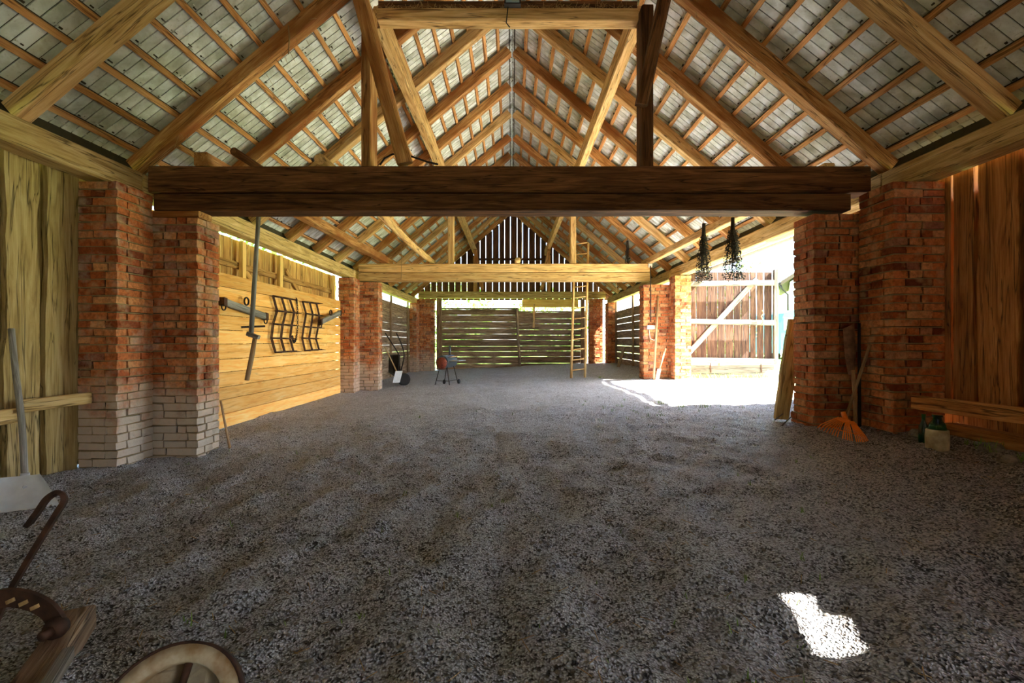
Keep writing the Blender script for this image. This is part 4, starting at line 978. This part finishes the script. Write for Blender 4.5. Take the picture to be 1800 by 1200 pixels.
for x in (.1, 1.6):
    for y in (.8, 3.3):
        mb = MB(); mb.lathe([(.001, -.1), (.33, -.1), (.34, 0), (.33, .1), (.001, .1)], (vx + x + .1, vy + y, .34 + .32), (1, 0, 0), 18); mb.build('wheel', M['rubber'], va)
def foliage(mb, c, rx, rz, n, s0):
    for i in range(n):
        v = Vector((random.gauss(0, 1), random.gauss(0, 1), random.gauss(0, 1))).normalized() * R(.55, 1.0) ** .5
        cc = Vector(c) + Vector((v.x * rx, v.y * rx, v.z * rz)) * (1 + .25 * mn.noise(v * 2.3)); q = Vector((R(-1, 1), R(-1, 1), R(-1, 1))).normalized(); w = q.orthogonal().normalized(); s_ = R(.6, 1.2) * s0
        mb.add([cc - q * s_, cc + w * s_ * .45, cc + q * s_, cc - w * s_ * .45], [(0, 1, 2, 3)], None)
for i, (x, y, rx, rz, h, lb) in enumerate(((-3.5, 26, 2.6, 2.2, 2.6, 'leafy tree behind the back wall on the pine-panel side'), (2.2, 27, 2.4, 2.0, 2.4, 'leafy tree behind the middle of the back wall'), (8.6, 21.0, 2.4, 2.0, 2.2, 'leafy tree outside the back bay on the gate side'), (-9.5, 16, 2.8, 2.6, 2.8, 'leafy tree outside the back bay on the pine-panel side'))):
    t = T('tree', (x, y, 0), lb, 'tree', group='trees outside the barn')
    mb = MB(); foliage(mb, (x, y, h), rx, rz, 2600, .16); mb.build('foliage', M['leaf'], t)
    mb = MB(); mb.tube([(x, y, -.1), (x + .1, y, h * .5), (x, y, h)], [.16, .12, .06], 8); mb.build('trunk', M['bark'], t)
t = T('sapling', (6.1, 12.6, .34), 'slender sapling with a few green leaves rising behind the open gate', 'sapling')
mb = MB(); mb.tube([(5.7, 12.6, .3), (5.9, 12.6, 2.2), P(1318, 480, 12.6), P(1336, 445, 12.6)], [.03, .022, .014, .008], 6); mb.build('stem', M['bark'], t)
mb = MB(); foliage(mb, P(1318, 462, 12.6), .32, .26, 60, .07); foliage(mb, P(1290, 470, 12.6), .3, .2, 40, .07); mb.build('leaves', M['leaf'], t)

# ------------------------------------------------------------------ light
w = bpy.data.worlds.new('World'); scene.world = w; w.use_nodes = True; nt = w.node_tree; nt.nodes.clear()
sky = nt.nodes.new('ShaderNodeTexSky'); sky.sky_type = 'NISHITA'; sky.sun_disc = False
sky.sun_elevation = math.radians(46); sky.sun_rotation = math.radians(112); sky.air_density = 1.0; sky.dust_density = 1.5; sky.ozone_density = 1.0
bg = nt.nodes.new('ShaderNodeBackground'); bg.inputs[1].default_value = .046
ow = nt.nodes.new('ShaderNodeOutputWorld'); nt.links.new(sky.outputs[0], bg.inputs[0]); nt.links.new(bg.outputs[0], ow.inputs[0])
sd = bpy.data.lights.new('sun', 'SUN'); sd.energy = 3.2; sd.angle = math.radians(.6); sd.color = (1, .93, .82)
so = bpy.data.objects.new('sun', sd); COL.objects.link(so); so.location = (20, -8, 24); so.rotation_euler = SUN.to_track_quat('-Z', 'Y').to_euler()
def portal(loc, size, sy, to):
    l = bpy.data.lights.new('daylight_portal', 'AREA'); l.shape = 'RECTANGLE'; l.size = size; l.size_y = sy; l.cycles.is_portal = True
    o = bpy.data.objects.new('daylight_portal', l); COL.objects.link(o); o.location = loc; o.rotation_euler = Vector(to).to_track_quat('-Z', 'Y').to_euler(); return o
portal((4.3, 8.3, 1.6), 4.6, 2.4, (-1, 0, 0))
portal((4.3, -2.3, 1.5), 1.3, 2.5, (-1, 0, 0))  # added opening behind the camera, daylight fill for the foreground


cam = bpy.data.cameras.new('camera'); cam.sensor_width = 36; cam.lens = 16; cam.clip_start = .02; cam.clip_end = 400
co = bpy.data.objects.new('camera', cam); COL.objects.link(co); co.location = (0, 0, CZ); co.rotation_euler = (math.pi / 2, 0, 0); scene.camera = co
vs_ = scene.view_settings; vs_.view_transform = 'Standard'; vs_.look = 'None'; vs_.gamma = 1; vs_.use_curve_mapping = False; vs_.exposure = 5.5
scene.cycles.max_bounces = 10; scene.cycles.diffuse_bounces = 7; scene.cycles.use_denoising = True
